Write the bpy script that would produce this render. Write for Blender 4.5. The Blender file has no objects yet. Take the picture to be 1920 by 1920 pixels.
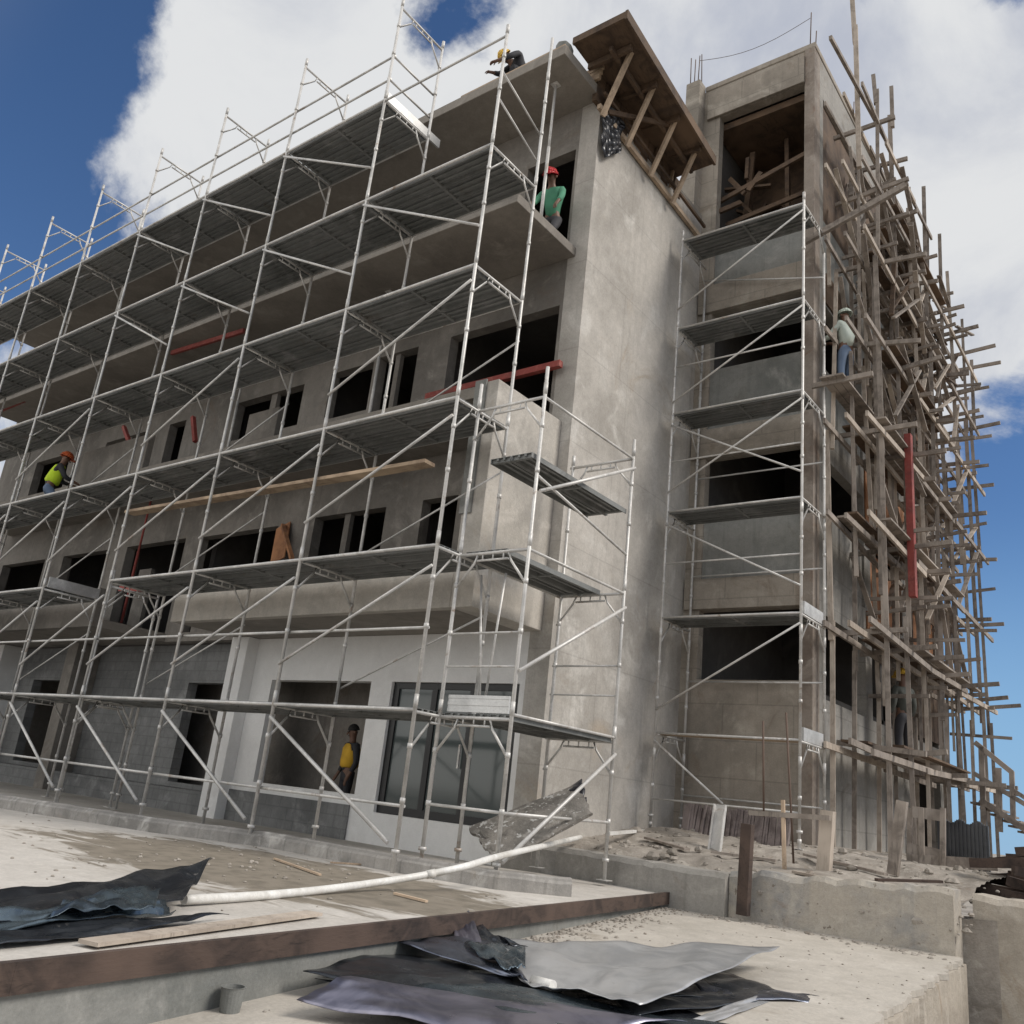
import bpy, bmesh, math, random
from mathutils import Vector, Matrix, noise
random.seed(7)
SC = bpy.context.scene
COL = SC.collection
# ------------------------------------------------------------------ camera
FPX = 1671.0                      # focal length in pixels of a 1920 px wide frame
CAM = Vector((7.33, -7.702, 1.171))
ROT = Matrix(((0.7944960, -0.5984068, 0.1033699), (0.5980529, 0.7414753, -0.3042154), (0.1053984, 0.3035186, 0.9469782)))
cd = bpy.data.cameras.new('camera'); co = bpy.data.objects.new('camera', cd); COL.objects.link(co)
cd.sensor_width = 36; cd.lens = FPX * 36 / 1920; cd.clip_end = 3000; cd.clip_start = .05
rt, fw, up = ROT.col[0], ROT.col[1], ROT.col[2]
co.matrix_world = Matrix(((rt[0], up[0], -fw[0], CAM[0]), (rt[1], up[1], -fw[1], CAM[1]), (rt[2], up[2], -fw[2], CAM[2]), (0, 0, 0, 1)))
SC.camera = co
def ray(u, v): return ROT @ Vector(((u - 960) / FPX, 1, (960 - v) / FPX))
def at(u, v, **k):                # where a sight line meets the plane x=, y= or z= (used to survey the site)
    (a, val), = k.items(); i = 'xyz'.index(a); d = ray(u, v)
    return CAM + d * ((val - CAM[i]) / d[i])

# ------------------------------------------------------------------ materials
def nmat(name):
    m = bpy.data.materials.new(name); m.use_nodes = True
    nt = m.node_tree; b = nt.nodes['Principled BSDF']; return m, nt, b
def N(nt, t, **k):
    n = nt.nodes.new(t)
    for a, v in k.items():
        if hasattr(n, a) and a not in ('inputs',): setattr(n, a, v)
    return n
def noise_tex(nt, coord, scale, detail=6, rough=.6, dist=0, stretch=None):
    t = N(nt, 'ShaderNodeTexNoise'); t.inputs['Scale'].default_value = scale; t.inputs['Detail'].default_value = detail
    t.inputs['Roughness'].default_value = rough; t.inputs['Distortion'].default_value = dist
    if stretch:
        mp = N(nt, 'ShaderNodeMapping'); mp.inputs['Scale'].default_value = stretch
        nt.links.new(coord, mp.inputs['Vector']); coord = mp.outputs['Vector']
    nt.links.new(coord, t.inputs['Vector']); return t.outputs['Fac']
def ramp(nt, fac, lo, hi):
    r = N(nt, 'ShaderNodeMapRange'); r.interpolation_type = 'SMOOTHSTEP'
    r.inputs['From Min'].default_value = lo; r.inputs['From Max'].default_value = hi
    nt.links.new(fac, r.inputs['Value']); return r.outputs['Result']
def mixc(nt, fac, a, b):
    m = N(nt, 'ShaderNodeMix'); m.data_type = 'RGBA'
    for s, v in ((0, fac), (6, a), (7, b)):
        if hasattr(v, 'default_value') or hasattr(v, 'is_output'): nt.links.new(v, m.inputs[s])
        elif isinstance(v, (int, float)): m.inputs[s].default_value = v
        else: m.inputs[s].default_value = (*v, 1)
    return m.outputs[2]
def surf(name, base, dark=None, light=None, stain=None, rough=.9, metal=0, scale=1.0, bump=.3, bscale=30, streak=False, block=None, spots=None, grain=1):
    """layered procedural surface: broad tone changes, blotchy stains, vertical streaks, fine grain, optional block joints"""
    m, nt, b = nmat(name)
    co_ = N(nt, 'ShaderNodeTexCoord').outputs['Object']
    dark = dark or tuple(c * .7 for c in base); light = light or tuple(min(.9, c * 1.2) for c in base)
    c = mixc(nt, ramp(nt, noise_tex(nt, co_, .55 * scale, 8, .62, .4), .42, .66), base, dark)
    c = mixc(nt, ramp(nt, noise_tex(nt, co_, 1.7 * scale, 8, .65, .6), .5, .72), c, light)
    if stain: c = mixc(nt, ramp(nt, noise_tex(nt, co_, .9 * scale, 10, .7, 1.2), .56, .74), c, stain)
    if streak:
        s = ramp(nt, noise_tex(nt, co_, 1.0, 8, .68, .15, (7, 7, .3)), .5, .72)
        sm = N(nt, 'ShaderNodeMath', operation='MULTIPLY'); nt.links.new(s, sm.inputs[0]); sm.inputs[1].default_value = .55
        c = mixc(nt, sm.outputs[0], c, dark)
    if spots: c = mixc(nt, ramp(nt, noise_tex(nt, co_, spots[0], 3, .5), spots[1], spots[1] + .05), c, spots[2])
    g0 = noise_tex(nt, co_, 7 * scale, 8, .72, .3); g1 = noise_tex(nt, co_, 45 * scale, 5, .7); ga = N(nt, 'ShaderNodeMath', operation='ADD'); nt.links.new(g0, ga.inputs[0]); nt.links.new(g1, ga.inputs[1]); gh = N(nt, 'ShaderNodeMath', operation='MULTIPLY'); nt.links.new(ga.outputs[0], gh.inputs[0]); gh.inputs[1].default_value = .5; g = gh.outputs[0]
    gm = N(nt, 'ShaderNodeMapRange'); gm.inputs['From Min'].default_value = .25; gm.inputs['From Max'].default_value = .75; gm.inputs['To Min'].default_value = 1 - .28 * grain; gm.inputs['To Max'].default_value = 1 + .26 * grain
    nt.links.new(g, gm.inputs['Value'])
    v = N(nt, 'ShaderNodeVectorMath', operation='SCALE'); nt.links.new(c, v.inputs[0]); nt.links.new(gm.outputs[0], v.inputs['Scale'])
    c = v.outputs[0]
    h = noise_tex(nt, co_, bscale, 6, .7)
    if block:
        ba, bw, bh, bc, bmv = block if isinstance(block, tuple) else (block, .4, .2, .9, .8)
        br = N(nt, 'ShaderNodeTexBrick'); br.inputs['Scale'].default_value = 1; br.inputs['Mortar Size'].default_value = .012
        br.inputs['Brick Width'].default_value = bw; br.inputs['Row Height'].default_value = bh
        br.inputs['Color1'].default_value = (1, 1, 1, 1); br.inputs['Color2'].default_value = (bc, bc, bc, 1); br.inputs['Mortar'].default_value = (bmv, bmv, bmv, 1)
        mp = N(nt, 'ShaderNodeMapping'); mp.inputs['Rotation'].default_value = (math.radians(90), 0, 0) if ba == 'y' else (math.radians(90), 0, math.radians(90))
        mp.vector_type = 'TEXTURE'
        nt.links.new(co_, mp.inputs['Vector']); nt.links.new(mp.outputs[0], br.inputs['Vector'])
        mm = N(nt, 'ShaderNodeMix'); mm.data_type = 'RGBA'; mm.blend_type = 'MULTIPLY'; mm.inputs[0].default_value = 1
        nt.links.new(c, mm.inputs[6]); nt.links.new(br.outputs['Color'], mm.inputs[7]); c = mm.outputs[2]
    nt.links.new(c, b.inputs['Base Color'])
    b.inputs['Roughness'].default_value = rough; b.inputs['Metallic'].default_value = metal
    if bump:
        bp = N(nt, 'ShaderNodeBump'); bp.inputs['Strength'].default_value = bump; bp.inputs['Distance'].default_value = .02
        nt.links.new(h, bp.inputs['Height']); nt.links.new(bp.outputs[0], b.inputs['Normal'])
    return m
def wood(name, base, dark, rough=.85, s=(3, 3, 3)):
    m, nt, b = nmat(name); co_ = N(nt, 'ShaderNodeTexCoord').outputs['Object']
    c = mixc(nt, ramp(nt, noise_tex(nt, co_, 2.5, 6, .6, 1.5), .4, .65), base, dark)
    c = mixc(nt, ramp(nt, noise_tex(nt, co_, 14, 6, .7, .5, s), .5, .75), c, tuple(x * .55 for x in dark))
    c = mixc(nt, ramp(nt, noise_tex(nt, co_, .8, 3, .6), .5, .7), c, tuple(min(.8, x * 1.35) for x in base))
    nt.links.new(c, b.inputs['Base Color']); b.inputs['Roughness'].default_value = rough
    bp = N(nt, 'ShaderNodeBump'); bp.inputs['Strength'].default_value = .25; bp.inputs['Distance'].default_value = .01
    nt.links.new(noise_tex(nt, co_, 30, 5, .6, 0, s), bp.inputs['Height']); nt.links.new(bp.outputs[0], b.inputs['Normal'])
    return m
M = {}
M['facade'] = surf('facade_concrete', (.235, .214, .19), (.155, .142, .126), (.285, .264, .236), (.17, .135, .105), scale=1, streak=True)
M['pier'] = surf('pier_plaster', (.47, .44, .4), (.34, .317, .285), (.57, .545, .505), (.38, .325, .265), scale=.75, streak=True, bump=.25, block=('x', 4.2, 1.65, .97, .86))
M['fin'] = surf('fin_plaster', (.48, .445, .395), (.36, .335, .3), (.55, .515, .465), (.4, .345, .285), streak=True)
M['soffit'] = surf('soffit_concrete', (.255, .23, .2), (.19, .17, .148), (.3, .275, .24), bump=.15)
M['white'] = surf('white_paint', (.79, .785, .77), (.7, .69, .675), (.84, .835, .82), rough=.8, bump=.08, grain=.35)
M['block'] = surf('grey_blockwork', (.215, .217, .215), (.135, .137, .137), (.28, .282, .278), block='y', streak=True)
M['tower'] = surf('tower_concrete', (.33, .29, .243), (.225, .2, .168), (.41, .37, .315), (.21, .165, .125), streak=True, block=('y', 1.25, .62, .93, .78))
M['infill'] = surf('grey_infill', (.24, .24, .225), (.15, .155, .145), (.31, .305, .285), (.17, .16, .14), streak=True)
M['towerside'] = surf('side_render', (.31, .295, .27), (.2, .19, .17), (.37, .35, .32), (.2, .17, .14), streak=True, block=('x', 1.25, .62, .93, .78))
M['roughcol'] = surf('raw_column', (.27, .23, .195), (.17, .135, .11), (.33, .29, .25), (.2, .12, .075), scale=2, streak=True)
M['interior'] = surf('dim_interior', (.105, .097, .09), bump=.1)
M['slab'] = surf('dusty_slab', (.45, .415, .365), (.37, .34, .295), (.51, .475, .425), (.3, .26, .21), scale=.8, spots=(9, .68, (.3, .27, .24)))
M['court'] = surf('forecourt_concrete', (.5, .47, .43), (.42, .39, .35), (.56, .53, .49), (.36, .32, .27), scale=.6)
M['curb'] = surf('curb_blocks', (.36, .34, .315), (.22, .21, .195), (.5, .48, .45), (.3, .27, .235), scale=2, block='y', streak=True)
M['rough'] = surf('rough_cast', (.42, .375, .315), (.3, .265, .22), (.5, .455, .395), (.31, .245, .18), scale=1.6, bump=.8, bscale=14, streak=True)
M['retwall'] = surf('stained_cast_wall', (.4, .36, .305), (.27, .265, .255), (.47, .43, .37), (.25, .19, .145), scale=1.9, bump=.9, bscale=12, streak=True, spots=(16, .66, (.2, .17, .14)))
M['rubble'] = surf('rubble_earth', (.34, .305, .265), (.22, .195, .165), (.46, .42, .37), (.22, .165, .125), scale=3, bump=1, bscale=18)
M['earth'] = surf('bare_earth', (.3, .27, .23), (.2, .175, .15), (.38, .345, .3), scale=.6, bump=.8, bscale=8)
M['galv'] = surf('galvanised_tube', (.6, .585, .56), (.44, .43, .41), (.72, .7, .67), (.27, .19, .13), rough=.5, metal=.3, scale=3, bump=0)
M['deck'] = surf('deck_steel', (.2, .205, .2), (.13, .135, .13), (.27, .27, .265), (.15, .13, .11), rough=.65, metal=.2, scale=1.2, bump=.1)
M['alu'] = surf('deck_edge', (.6, .6, .59), rough=.5, metal=.4, bump=0)
M['pole'] = wood('weathered_pole', (.285, .245, .21), (.17, .142, .12), s=(2, 2, .2))
M['polepale'] = wood('pale_pole', (.42, .36, .3), (.3, .25, .205), s=(2, 2, .2))
M['plank'] = wood('brown_plank', (.36, .27, .185), (.24, .17, .115), s=(.25, 2, 2))
M['darkwood'] = wood('red_brown_board', (.075, .05, .039), (.034, .023, .019), s=(3, .2, 2))
M['form'] = wood('formwork_ply', (.11, .07, .043), (.06, .038, .025), s=(2, .3, 2))
M['formpale'] = wood('formwork_batten', (.46, .35, .25), (.33, .25, .18))
M['orange'] = wood('orange_ply', (.36, .17, .08), (.24, .11, .055))
M['red'] = surf('red_primer', (.26, .05, .04), (.17, .036, .03), (.33, .1, .08), (.25, .16, .13), rough=.75, scale=4, bump=0)
M['black'] = surf('black_frame', (.012, .012, .013), rough=.4, bump=0)
M['tarp'] = surf('black_plastic', (.035, .037, .042), (.02, .02, .024), (.07, .07, .08), rough=.3, bump=.3, bscale=8)
M['rebar'] = surf('rusty_rebar', (.12, .08, .06), rough=.8, bump=0)
M['pvc'] = surf('white_pvc', (.72, .71, .68), (.55, .53, .49), (.78, .78, .76), (.48, .44, .39), rough=.45, bump=0, scale=3)
def glass():
    m, nt, b = nmat('door_glass'); b.inputs['Base Color'].default_value = (.07, .085, .085, 1); b.inputs['Roughness'].default_value = .08
    b.inputs['Specular IOR Level'].default_value = .6; return m
M['glass'] = glass()
def sheet(name, col, col2, rough, metal):
    m, nt, b = nmat(name); c_ = N(nt, 'ShaderNodeTexCoord').outputs['Object']
    c = mixc(nt, ramp(nt, noise_tex(nt, c_, 2.2, 5, .6, 1), .4, .65), col, col2)
    c = mixc(nt, ramp(nt, noise_tex(nt, c_, 9, 6, .7, .4), .6, .78), c, (.3, .29, .28))
    nt.links.new(c, b.inputs['Base Color']); b.inputs['Metallic'].default_value = metal
    r = N(nt, 'ShaderNodeMapRange'); r.inputs['To Min'].default_value = rough; r.inputs['To Max'].default_value = rough + .3
    nt.links.new(noise_tex(nt, c_, 6, 5, .7), r.inputs['Value']); nt.links.new(r.outputs[0], b.inputs['Roughness'])
    bp = N(nt, 'ShaderNodeBump'); bp.inputs['Strength'].default_value = .35; bp.inputs['Distance'].default_value = .03
    nt.links.new(noise_tex(nt, c_, 4, 3, .5, .6), bp.inputs['Height']); nt.links.new(bp.outputs[0], b.inputs['Normal'])
    return m
M['sheetgrey'] = sheet('grey_sheet_metal', (.46, .46, .46), (.34, .345, .35), .2, .4)
M['sheetblue'] = sheet('blue_black_sheet', (.2, .22, .28), (.1, .11, .14), .15, .85)
M['sheetlilac'] = sheet('lilac_sheet', (.33, .32, .39), (.17, .17, .22), .18, .85)
M['sheetblack'] = sheet('black_shiny_sheet', (.03, .034, .042), (.06, .068, .08), .08, .6)
M['sheetteal'] = sheet('dark_teal_sheet', (.14, .18, .21), (.07, .09, .11), .12, .8)
def flat(name, c, rough=.8):
    m, nt, b = nmat(name); t = N(nt, 'ShaderNodeTexCoord').outputs['Object']
    o = mixc(nt, ramp(nt, noise_tex(nt, t, 5, 3, .5), .4, .7), c, tuple(x * .82 for x in c)); nt.links.new(o, b.inputs['Base Color'])
    b.inputs['Roughness'].default_value = rough; return m
M['skin'] = flat('skin', (.16, .085, .055), .6); M['hair'] = flat('hair', (.012, .01, .009))

# ------------------------------------------------------------------ mesh builder
class MB:
    def __init__(s): s.v = []; s.f = []; s.sm = []
    def face(s, pts, smooth=False):
        i = len(s.v); s.v += [Vector(p) for p in pts]; s.f.append(list(range(i, i + len(pts)))); s.sm.append(smooth)
    def box(s, a, b):
        (x0, y0, z0), (x1, y1, z1) = a, b
        s.hexa([(x0, y0, z0), (x1, y0, z0), (x1, y1, z0), (x0, y1, z0), (x0, y0, z1), (x1, y0, z1), (x1, y1, z1), (x0, y1, z1)]); return s
    def hexa(s, p):
        i = len(s.v); s.v += [Vector(q) for q in p]
        for f in ((3, 2, 1, 0), (4, 5, 6, 7), (0, 1, 5, 4), (1, 2, 6, 5), (2, 3, 7, 6), (3, 0, 4, 7)):
            s.f.append([i + k for k in f]); s.sm.append(False)
        return s
    def bar(s, p, q, w, h, upv=(0, 0, 1)):
        p, q = Vector(p), Vector(q); d = (q - p).normalized(); u = Vector(upv)
        if abs(d.dot(u)) > .95: u = Vector((0, 1, 0))
        x = d.cross(u).normalized(); y = x.cross(d).normalized(); c = []
        for e in (p, q): c += [e + x * (a * w / 2) + y * (b_ * h / 2) for a, b_ in ((-1, -1), (1, -1), (1, 1), (-1, 1))]
        i = len(s.v); s.v += c
        for f in ((0, 1, 2, 3), (7, 6, 5, 4), (4, 5, 1, 0), (5, 6, 2, 1), (6, 7, 3, 2), (7, 4, 0, 3)):
            s.f.append([i + k for k in f]); s.sm.append(False)
        return s
    def tube(s, pts, r, n=8, cap=True):
        pts = [Vector(p) for p in pts]; rs = r if isinstance(r, (list, tuple)) else [r] * len(pts); rings = []
        for k, p in enumerate(pts):
            d = (pts[min(k + 1, len(pts) - 1)] - pts[max(k - 1, 0)]).normalized()
            u = Vector((0, 0, 1)) if abs(d.z) < .9 else Vector((0, 1, 0))
            x = d.cross(u).normalized(); y = x.cross(d).normalized(); i = len(s.v)
            s.v += [p + (x * math.cos(t) + y * math.sin(t)) * rs[k] for t in (2 * math.pi * j / n for j in range(n))]
            rings.append(i)
        for a, b_ in zip(rings, rings[1:]):
            for j in range(n):
                s.f.append([a + j, a + (j + 1) % n, b_ + (j + 1) % n, b_ + j]); s.sm.append(True)
        if cap:
            s.f.append([rings[0] + j for j in range(n)][::-1]); s.sm.append(False)
            s.f.append([rings[-1] + j for j in range(n)]); s.sm.append(False)
        return s
    def prism(s, poly, z0, z1):
        """vertical prism; z1 may be a function of (x, y)"""
        g = (lambda f: f if callable(f) else (lambda x, y: f)); a, b_ = g(z0), g(z1); n = len(poly); i = len(s.v)
        s.v += [Vector((x, y, a(x, y))) for x, y in poly] + [Vector((x, y, b_(x, y))) for x, y in poly]
        s.f.append([i + k for k in range(n)][::-1]); s.f.append([i + n + k for k in range(n)]); s.sm += [False, False]
        for k in range(n): s.f.append([i + k, i + (k + 1) % n, i + n + (k + 1) % n, i + n + k]); s.sm.append(False)
        return s
    def build(s, name, mat, parent=None, bevel=0):
        me = bpy.data.meshes.new(name); me.from_pydata([tuple(v) for v in s.v], [], s.f)
        me.polygons.foreach_set('use_smooth', s.sm); me.update()
        bm = bmesh.new(); bm.from_mesh(me); bmesh.ops.recalc_face_normals(bm, faces=bm.faces); bm.to_mesh(me); bm.free()
        me.materials.append(M[mat] if isinstance(mat, str) else mat)
        o = bpy.data.objects.new(name, me); COL.objects.link(o)
        if parent: adopt(o, parent)
        if bevel:
            bv = o.modifiers.new('bevel', 'BEVEL'); bv.width = bevel; bv.segments = 2; bv.limit_method = 'ANGLE'
        return o
def wloc(o):
    m = Matrix.Translation(o.location)
    return (wloc(o.parent) @ o.matrix_parent_inverse @ m) if o.parent else m
def adopt(o, parent):
    o.parent = parent; o.matrix_parent_inverse = wloc(parent).inverted()
def tag(o, label=None, cat=None, group=None, kind=None):
    for k, v in (('label', label), ('category', cat), ('group', group), ('kind', kind)):
        if v: o[k] = v
    return o
def thing(name, loc, label, cat, group=None):
    o = bpy.data.objects.new(name, None); COL.objects.link(o); o.location = loc; o.empty_display_size = .3
    return tag(o, label, cat, group)
def wall_holes(mb, axis, pos, th, u0, u1, v0, v1, holes):
    """slab in plane axis=pos..pos+th spanning u (x or y) and z, with rectangular openings, as one clean shell"""
    us = sorted({u0, u1, *[h[0] for h in holes], *[h[1] for h in holes]}); vs = sorted({v0, v1, *[h[2] for h in holes], *[h[3] for h in holes]})
    us = [u for u in us if u0 <= u <= u1]; vs = [v for v in vs if v0 <= v <= v1]
    P = (lambda u, d, z: (u, d, z)) if axis == 'y' else (lambda u, d, z: (d, u, z))
    solid = {}
    for i in range(len(us) - 1):
        for j in range(len(vs) - 1):
            cu, cv = (us[i] + us[i + 1]) / 2, (vs[j] + vs[j + 1]) / 2
            solid[i, j] = not any(h[0] < cu < h[1] and h[2] < cv < h[3] for h in holes)
    a, b = pos, pos + th
    for (i, j), sd in solid.items():
        if not sd: continue
        x0, x1, z0, z1 = us[i], us[i + 1], vs[j], vs[j + 1]
        mb.face([P(x0, a, z0), P(x1, a, z0), P(x1, a, z1), P(x0, a, z1)]); mb.face([P(x1, b, z0), P(x0, b, z0), P(x0, b, z1), P(x1, b, z1)])
        if not solid.get((i - 1, j)): mb.face([P(x0, b, z0), P(x0, a, z0), P(x0, a, z1), P(x0, b, z1)])
        if not solid.get((i + 1, j)): mb.face([P(x1, a, z0), P(x1, b, z0), P(x1, b, z1), P(x1, a, z1)])
        if not solid.get((i, j - 1)): mb.face([P(x0, b, z0), P(x1, b, z0), P(x1, a, z0), P(x0, a, z0)])
        if not solid.get((i, j + 1)): mb.face([P(x0, a, z1), P(x1, a, z1), P(x1, b, z1), P(x0, b, z1)])
    bm_weld = None
    return mb

# ------------------------------------------------------------------ the building
YW, XC = 2.9, -.22
bld = thing('unfinished_building', (-4, 3, .3), 'four storey unfinished concrete building wrapped in scaffolding', 'building')
LV = [.3, 3.75, 6.95, 10.2, 13.45]           # floor levels
XL = -21.5
holes4 = [(-1.75, -.68, 10.2, 12.35), (-5.2, -3.2, 10.2, 12.35), (-8.8, -6.6, 10.2, 12.35), (-12.4, -10.45, 10.2, 11.75), (-15.9, -14.8, 10.6, 11.75), (-19.5, -18, 10.2, 11.75)]
holes3 = [(-3.13, -.69, 6.95, 9.15), (-5.02, -3.95, 6.95, 9.15), (-6.4, -5.15, 8.05, 9.1), (-9.6, -7.25, 8.1, 9.05), (-12.3, -11.6, 6.95, 9.0), (-15.3, -13.3, 7.95, 9.0), (-19.2, -17.2, 6.95, 9.0)]
holes2 = [(-3.25, -2.43, 3.75, 5.95), (-6.1, -4.15, 3.75, 5.93), (-9.9, -7.2, 3.75, 5.87), (-12.9, -10.45, 3.75, 5.9), (-16, -13.7, 3.75, 5.9), (-19.5, -17, 3.75, 5.9)]
w = MB(); wall_holes(w, 'y', YW, .22, XL, XC - .003, 3.56, 13.25, holes2 + holes3 + holes4)
w.build('facade_wall', 'facade', bld)
gw = MB(); wall_holes(gw, 'y', YW + .003, .22, -7.1, XC - .003, .2, 3.557, [(-6.5, -3.85, .95, 2.78), (-3.36, -.72, .72, 2.78)])
gw.build('ground_floor_wall', 'white', bld)
gb = MB(); wall_holes(gb, 'y', YW + .35, .22, XL, -7.1, .2, 3.557, [(-9.7, -7.75, .75, 2.75), (-16.6, -14.3, .75, 2.75), (-20.8, -18.2, .75, 2.75)])
gb.build('ground_floor_block_wall', 'block', bld)
for x0, x1 in ((-7.62, -7.103), (-14.0, -13.55), (-18.1, -17.4)):
    MB().box((x0, YW - .25, .2), (x1, YW + .347, 3.557)).build('pillar', 'white' if x0 > -8 or x0 < -17 else 'facade', bld, .01)
MB().box((XL, YW - .12, .1), (-7.65, YW + .345, .66)).build('plinth', 'block', bld)
MB().box((-7.1, YW - .035, .2), (-3.9, YW - .001, .78)).build('plinth', 'block', bld)
# floors, back and side walls
for k, z in enumerate(LV):
    if k == 0: continue
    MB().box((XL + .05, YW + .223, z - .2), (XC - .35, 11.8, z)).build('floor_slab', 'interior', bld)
MB().box((XL, 11.8, .2), (XC - .3, 12, 13.25)).build('back_wall', 'facade', bld)
MB().box((XL, YW + .223, .2), (XL + .2, 11.8, 13.25)).build('end_wall', 'facade', bld)
p = MB(); p.box((XC - .3, YW + .226, .2), (XC, 6.997, 13.25)); p.build('pier_wall', 'pier', bld)
pf = MB(); pf.box((-.62, YW - .004, .4), (XC, YW + .2255, 13.25)); pf.build('pier_front', 'pier', bld)
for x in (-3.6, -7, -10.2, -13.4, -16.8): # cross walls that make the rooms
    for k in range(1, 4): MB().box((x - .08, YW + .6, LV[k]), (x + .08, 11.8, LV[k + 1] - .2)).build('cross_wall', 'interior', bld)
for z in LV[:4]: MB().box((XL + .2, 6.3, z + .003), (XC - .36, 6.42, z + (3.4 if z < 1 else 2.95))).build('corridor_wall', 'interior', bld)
MB().box((-13.9, 4.15, .303), (-.57, 4.25, 3.5)).build('room_wall', 'facade', bld)
# balconies
def slab_part(name, a, b, mat='soffit'): return MB().box(a, b).build(name, mat, bld, .012)
slab_part('balcony_slab', (XL + 2, 1.22, 10.03), (-.46, YW - .002, 10.2))
slab_part('balcony_slab', (XL + 2, 1.3, 6.76), (-.82, YW - .002, 6.95))
slab_part('balcony_slab', (-7.6, 1.42, 3.56), (-.82, YW - .002, 3.74)); slab_part('balcony_slab', (XL, 1.42, 3.56), (-10.4, YW - .002, 3.74))
slab_part('parapet', (-7.6, 1.25, 3.555), (-.81, 1.417, 4.13), 'fin'); slab_part('parapet', (XL, 1.25, 3.555), (-10.4, 1.417, 4.35), 'facade')
slab_part('fin_wall', (-.81, 1.25, 3.553), (-.41, YW - .008, 6.95), 'fin')
MB().box((-.83, 1.215, 4.9), (-.62, 1.247, 6.98)).build('fin_edge_form', 'infill', bld)
slab_part('roof_slab', (XL, 1.7, 13.253), (XC, 11.9, 13.45))
slab_part('upstand', (-6.6, 1.32, 6.953), (-5.7, 1.5, 7.55), 'facade'); slab_part('upstand', (-12.9, 1.32, 6.953), (-10.1, 1.46, 7.75), 'facade')
slab_part('upstand', (-16.9, 1.24, 10.203), (-14.7, 1.4, 10.75), 'facade')
# recessed infill in a few openings
for x0, x1, z0, z1 in ((-9.6, -8.9, 3.75, 5.0), (-12.2, -11.7, 3.75, 5.3), (-5.3, -5.15, 3.75, 5.93), (-4.6, -4.48, 6.95, 9.15), (-8.42, -8.22, 8.1, 9.05), (-14.3, -14.15, 7.95, 9.0)):
    MB().box((x0, YW + .06, z0), (x1, YW + .16, z1)).build('mullion', 'facade', bld)
# glazed door in the white wall
door = MB(); X0, X1, Z0, Z1 = -3.357, -.723, .723, 2.777; yd = YW + .06
def vb(a, b): door.box((a, yd, Z0), (b, yd + .08, Z1))
for a, b in ((X0, X0 + .13), (-2.49, -2.38), (-1.7, -1.58), (X1 - .13, X1)): vb(a, b)
for a, b in ((X0 + .131, -2.491), (-2.379, -1.701), (-1.579, X1 - .131)):
    door.box((a, yd + .001, Z0), (b, yd + .079, Z0 + .12)); door.box((a, yd + .001, Z1 - .1), (b, yd + .079, Z1))
dr = door.build('glazed_door', 'black', bld)
for a, b in ((X0 + .1, -2.46), (-2.4, -1.68), (-1.6, X1 - .1)): MB().box((a, yd + .03, Z0 + .1), (b, yd + .045, Z1 - .05)).build('pane', 'glass', dr)
MB().box((-1.78, yd - .03, 1.5), (-1.75, yd - .001, 1.85)).build('handle', 'galv', dr)
# ---- stair tower
YT, XT, YB, ZT = 7.0, 2.2, 16.2, 16.75
bands = [(3.52, 4.78), (6.76, 7.76), (9.69, 10.96), (12.8, 15.9)]
fr = MB(); wall_holes(fr, 'y', YT, .2, -.3, 2.0, .6, ZT, [(.1, 1.985, a if k == 0 else (5.36, 8.36, 11.6)[k - 1], b) for k, (a, b) in enumerate(bands)])
fr.build('tower_front_wall', 'tower', bld)
for z0, z1 in ((4.785, 5.355), (7.765, 8.355), (10.965, 11.595), (15.905, 16.6)): MB().box((-.19, YT - .07, z0), (1.995, YT - .001, z1)).build('edge_beam', 'tower', bld, .012)
for k, z0 in enumerate((5.36, 8.36, 11.6)): MB().box((.103, YT + .05, z0), (1.983, YT + .16, bands[k + 1][0])).build('parapet_panel', 'infill', bld)
MB().box((2.0, YT - .03, .6), (XT, YT + .3, ZT)).build('corner_column', 'roughcol', bld, .01)
sd = MB(); ybays = [(7.5, 9.9), (10.3, 12.6), (13.0, 15.5)]
hs = [(a, b, z0, z1) for a, b in ybays for z0, z1 in ((3.3, 4.75), (5.4, 7.7), (8.4, 10.9), (11.65, 15.8))]
wall_holes(sd, 'x', XT - .2, .197, 7.301, YB, .4, ZT, hs + [(13.0, 15.5, .9, 2.9)]); sd.build('tower_side_wall', 'towerside', bld)
for i, (a, b) in enumerate(ybays):
    for z0, z1, mt in ((5.4, 6.7, 'towerside' if i == 0 else 'orange'), (8.4, 9.6, 'infill' if i == 0 else 'form'), (11.65, 12.9, 'infill' if i < 2 else 'form')):
        MB().box((XT - .14, a + .003, z0 + .002), (XT - .05, b - .003, z1)).build('side_panel', mt, bld)
for y0, y1, z0, z1, mt in ((9.95, 12.85, 6.72, 8.36, 'orange'), (9.95, 12.0, 4.8, 5.36, 'orange'), (13.0, 15.4, 6.2, 8.3, 'form'), (10.0, 12.6, 9.64, 10.9, 'form'), (12.7, 15.4, 9.3, 11.6, 'orange'), (7.6, 9.8, 10.95, 11.62, 'form'), (13.0, 15.5, 3.4, 4.7, 'form')):
    MB().box((XT + .003, y0, z0), (XT + .03, y1, z1)).build('form_sheet', mt, bld)
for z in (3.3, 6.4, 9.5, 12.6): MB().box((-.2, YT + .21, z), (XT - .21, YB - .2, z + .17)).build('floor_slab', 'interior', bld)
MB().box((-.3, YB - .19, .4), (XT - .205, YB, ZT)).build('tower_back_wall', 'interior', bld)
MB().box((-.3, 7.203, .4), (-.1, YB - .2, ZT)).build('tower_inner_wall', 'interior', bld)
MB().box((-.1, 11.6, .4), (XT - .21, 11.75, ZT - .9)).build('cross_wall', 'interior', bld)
MB().box((-.28, YT - .02, ZT + .002), (XT + .02, YB, ZT + .14)).build('tower_roof', 'tower', bld, .02)
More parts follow.
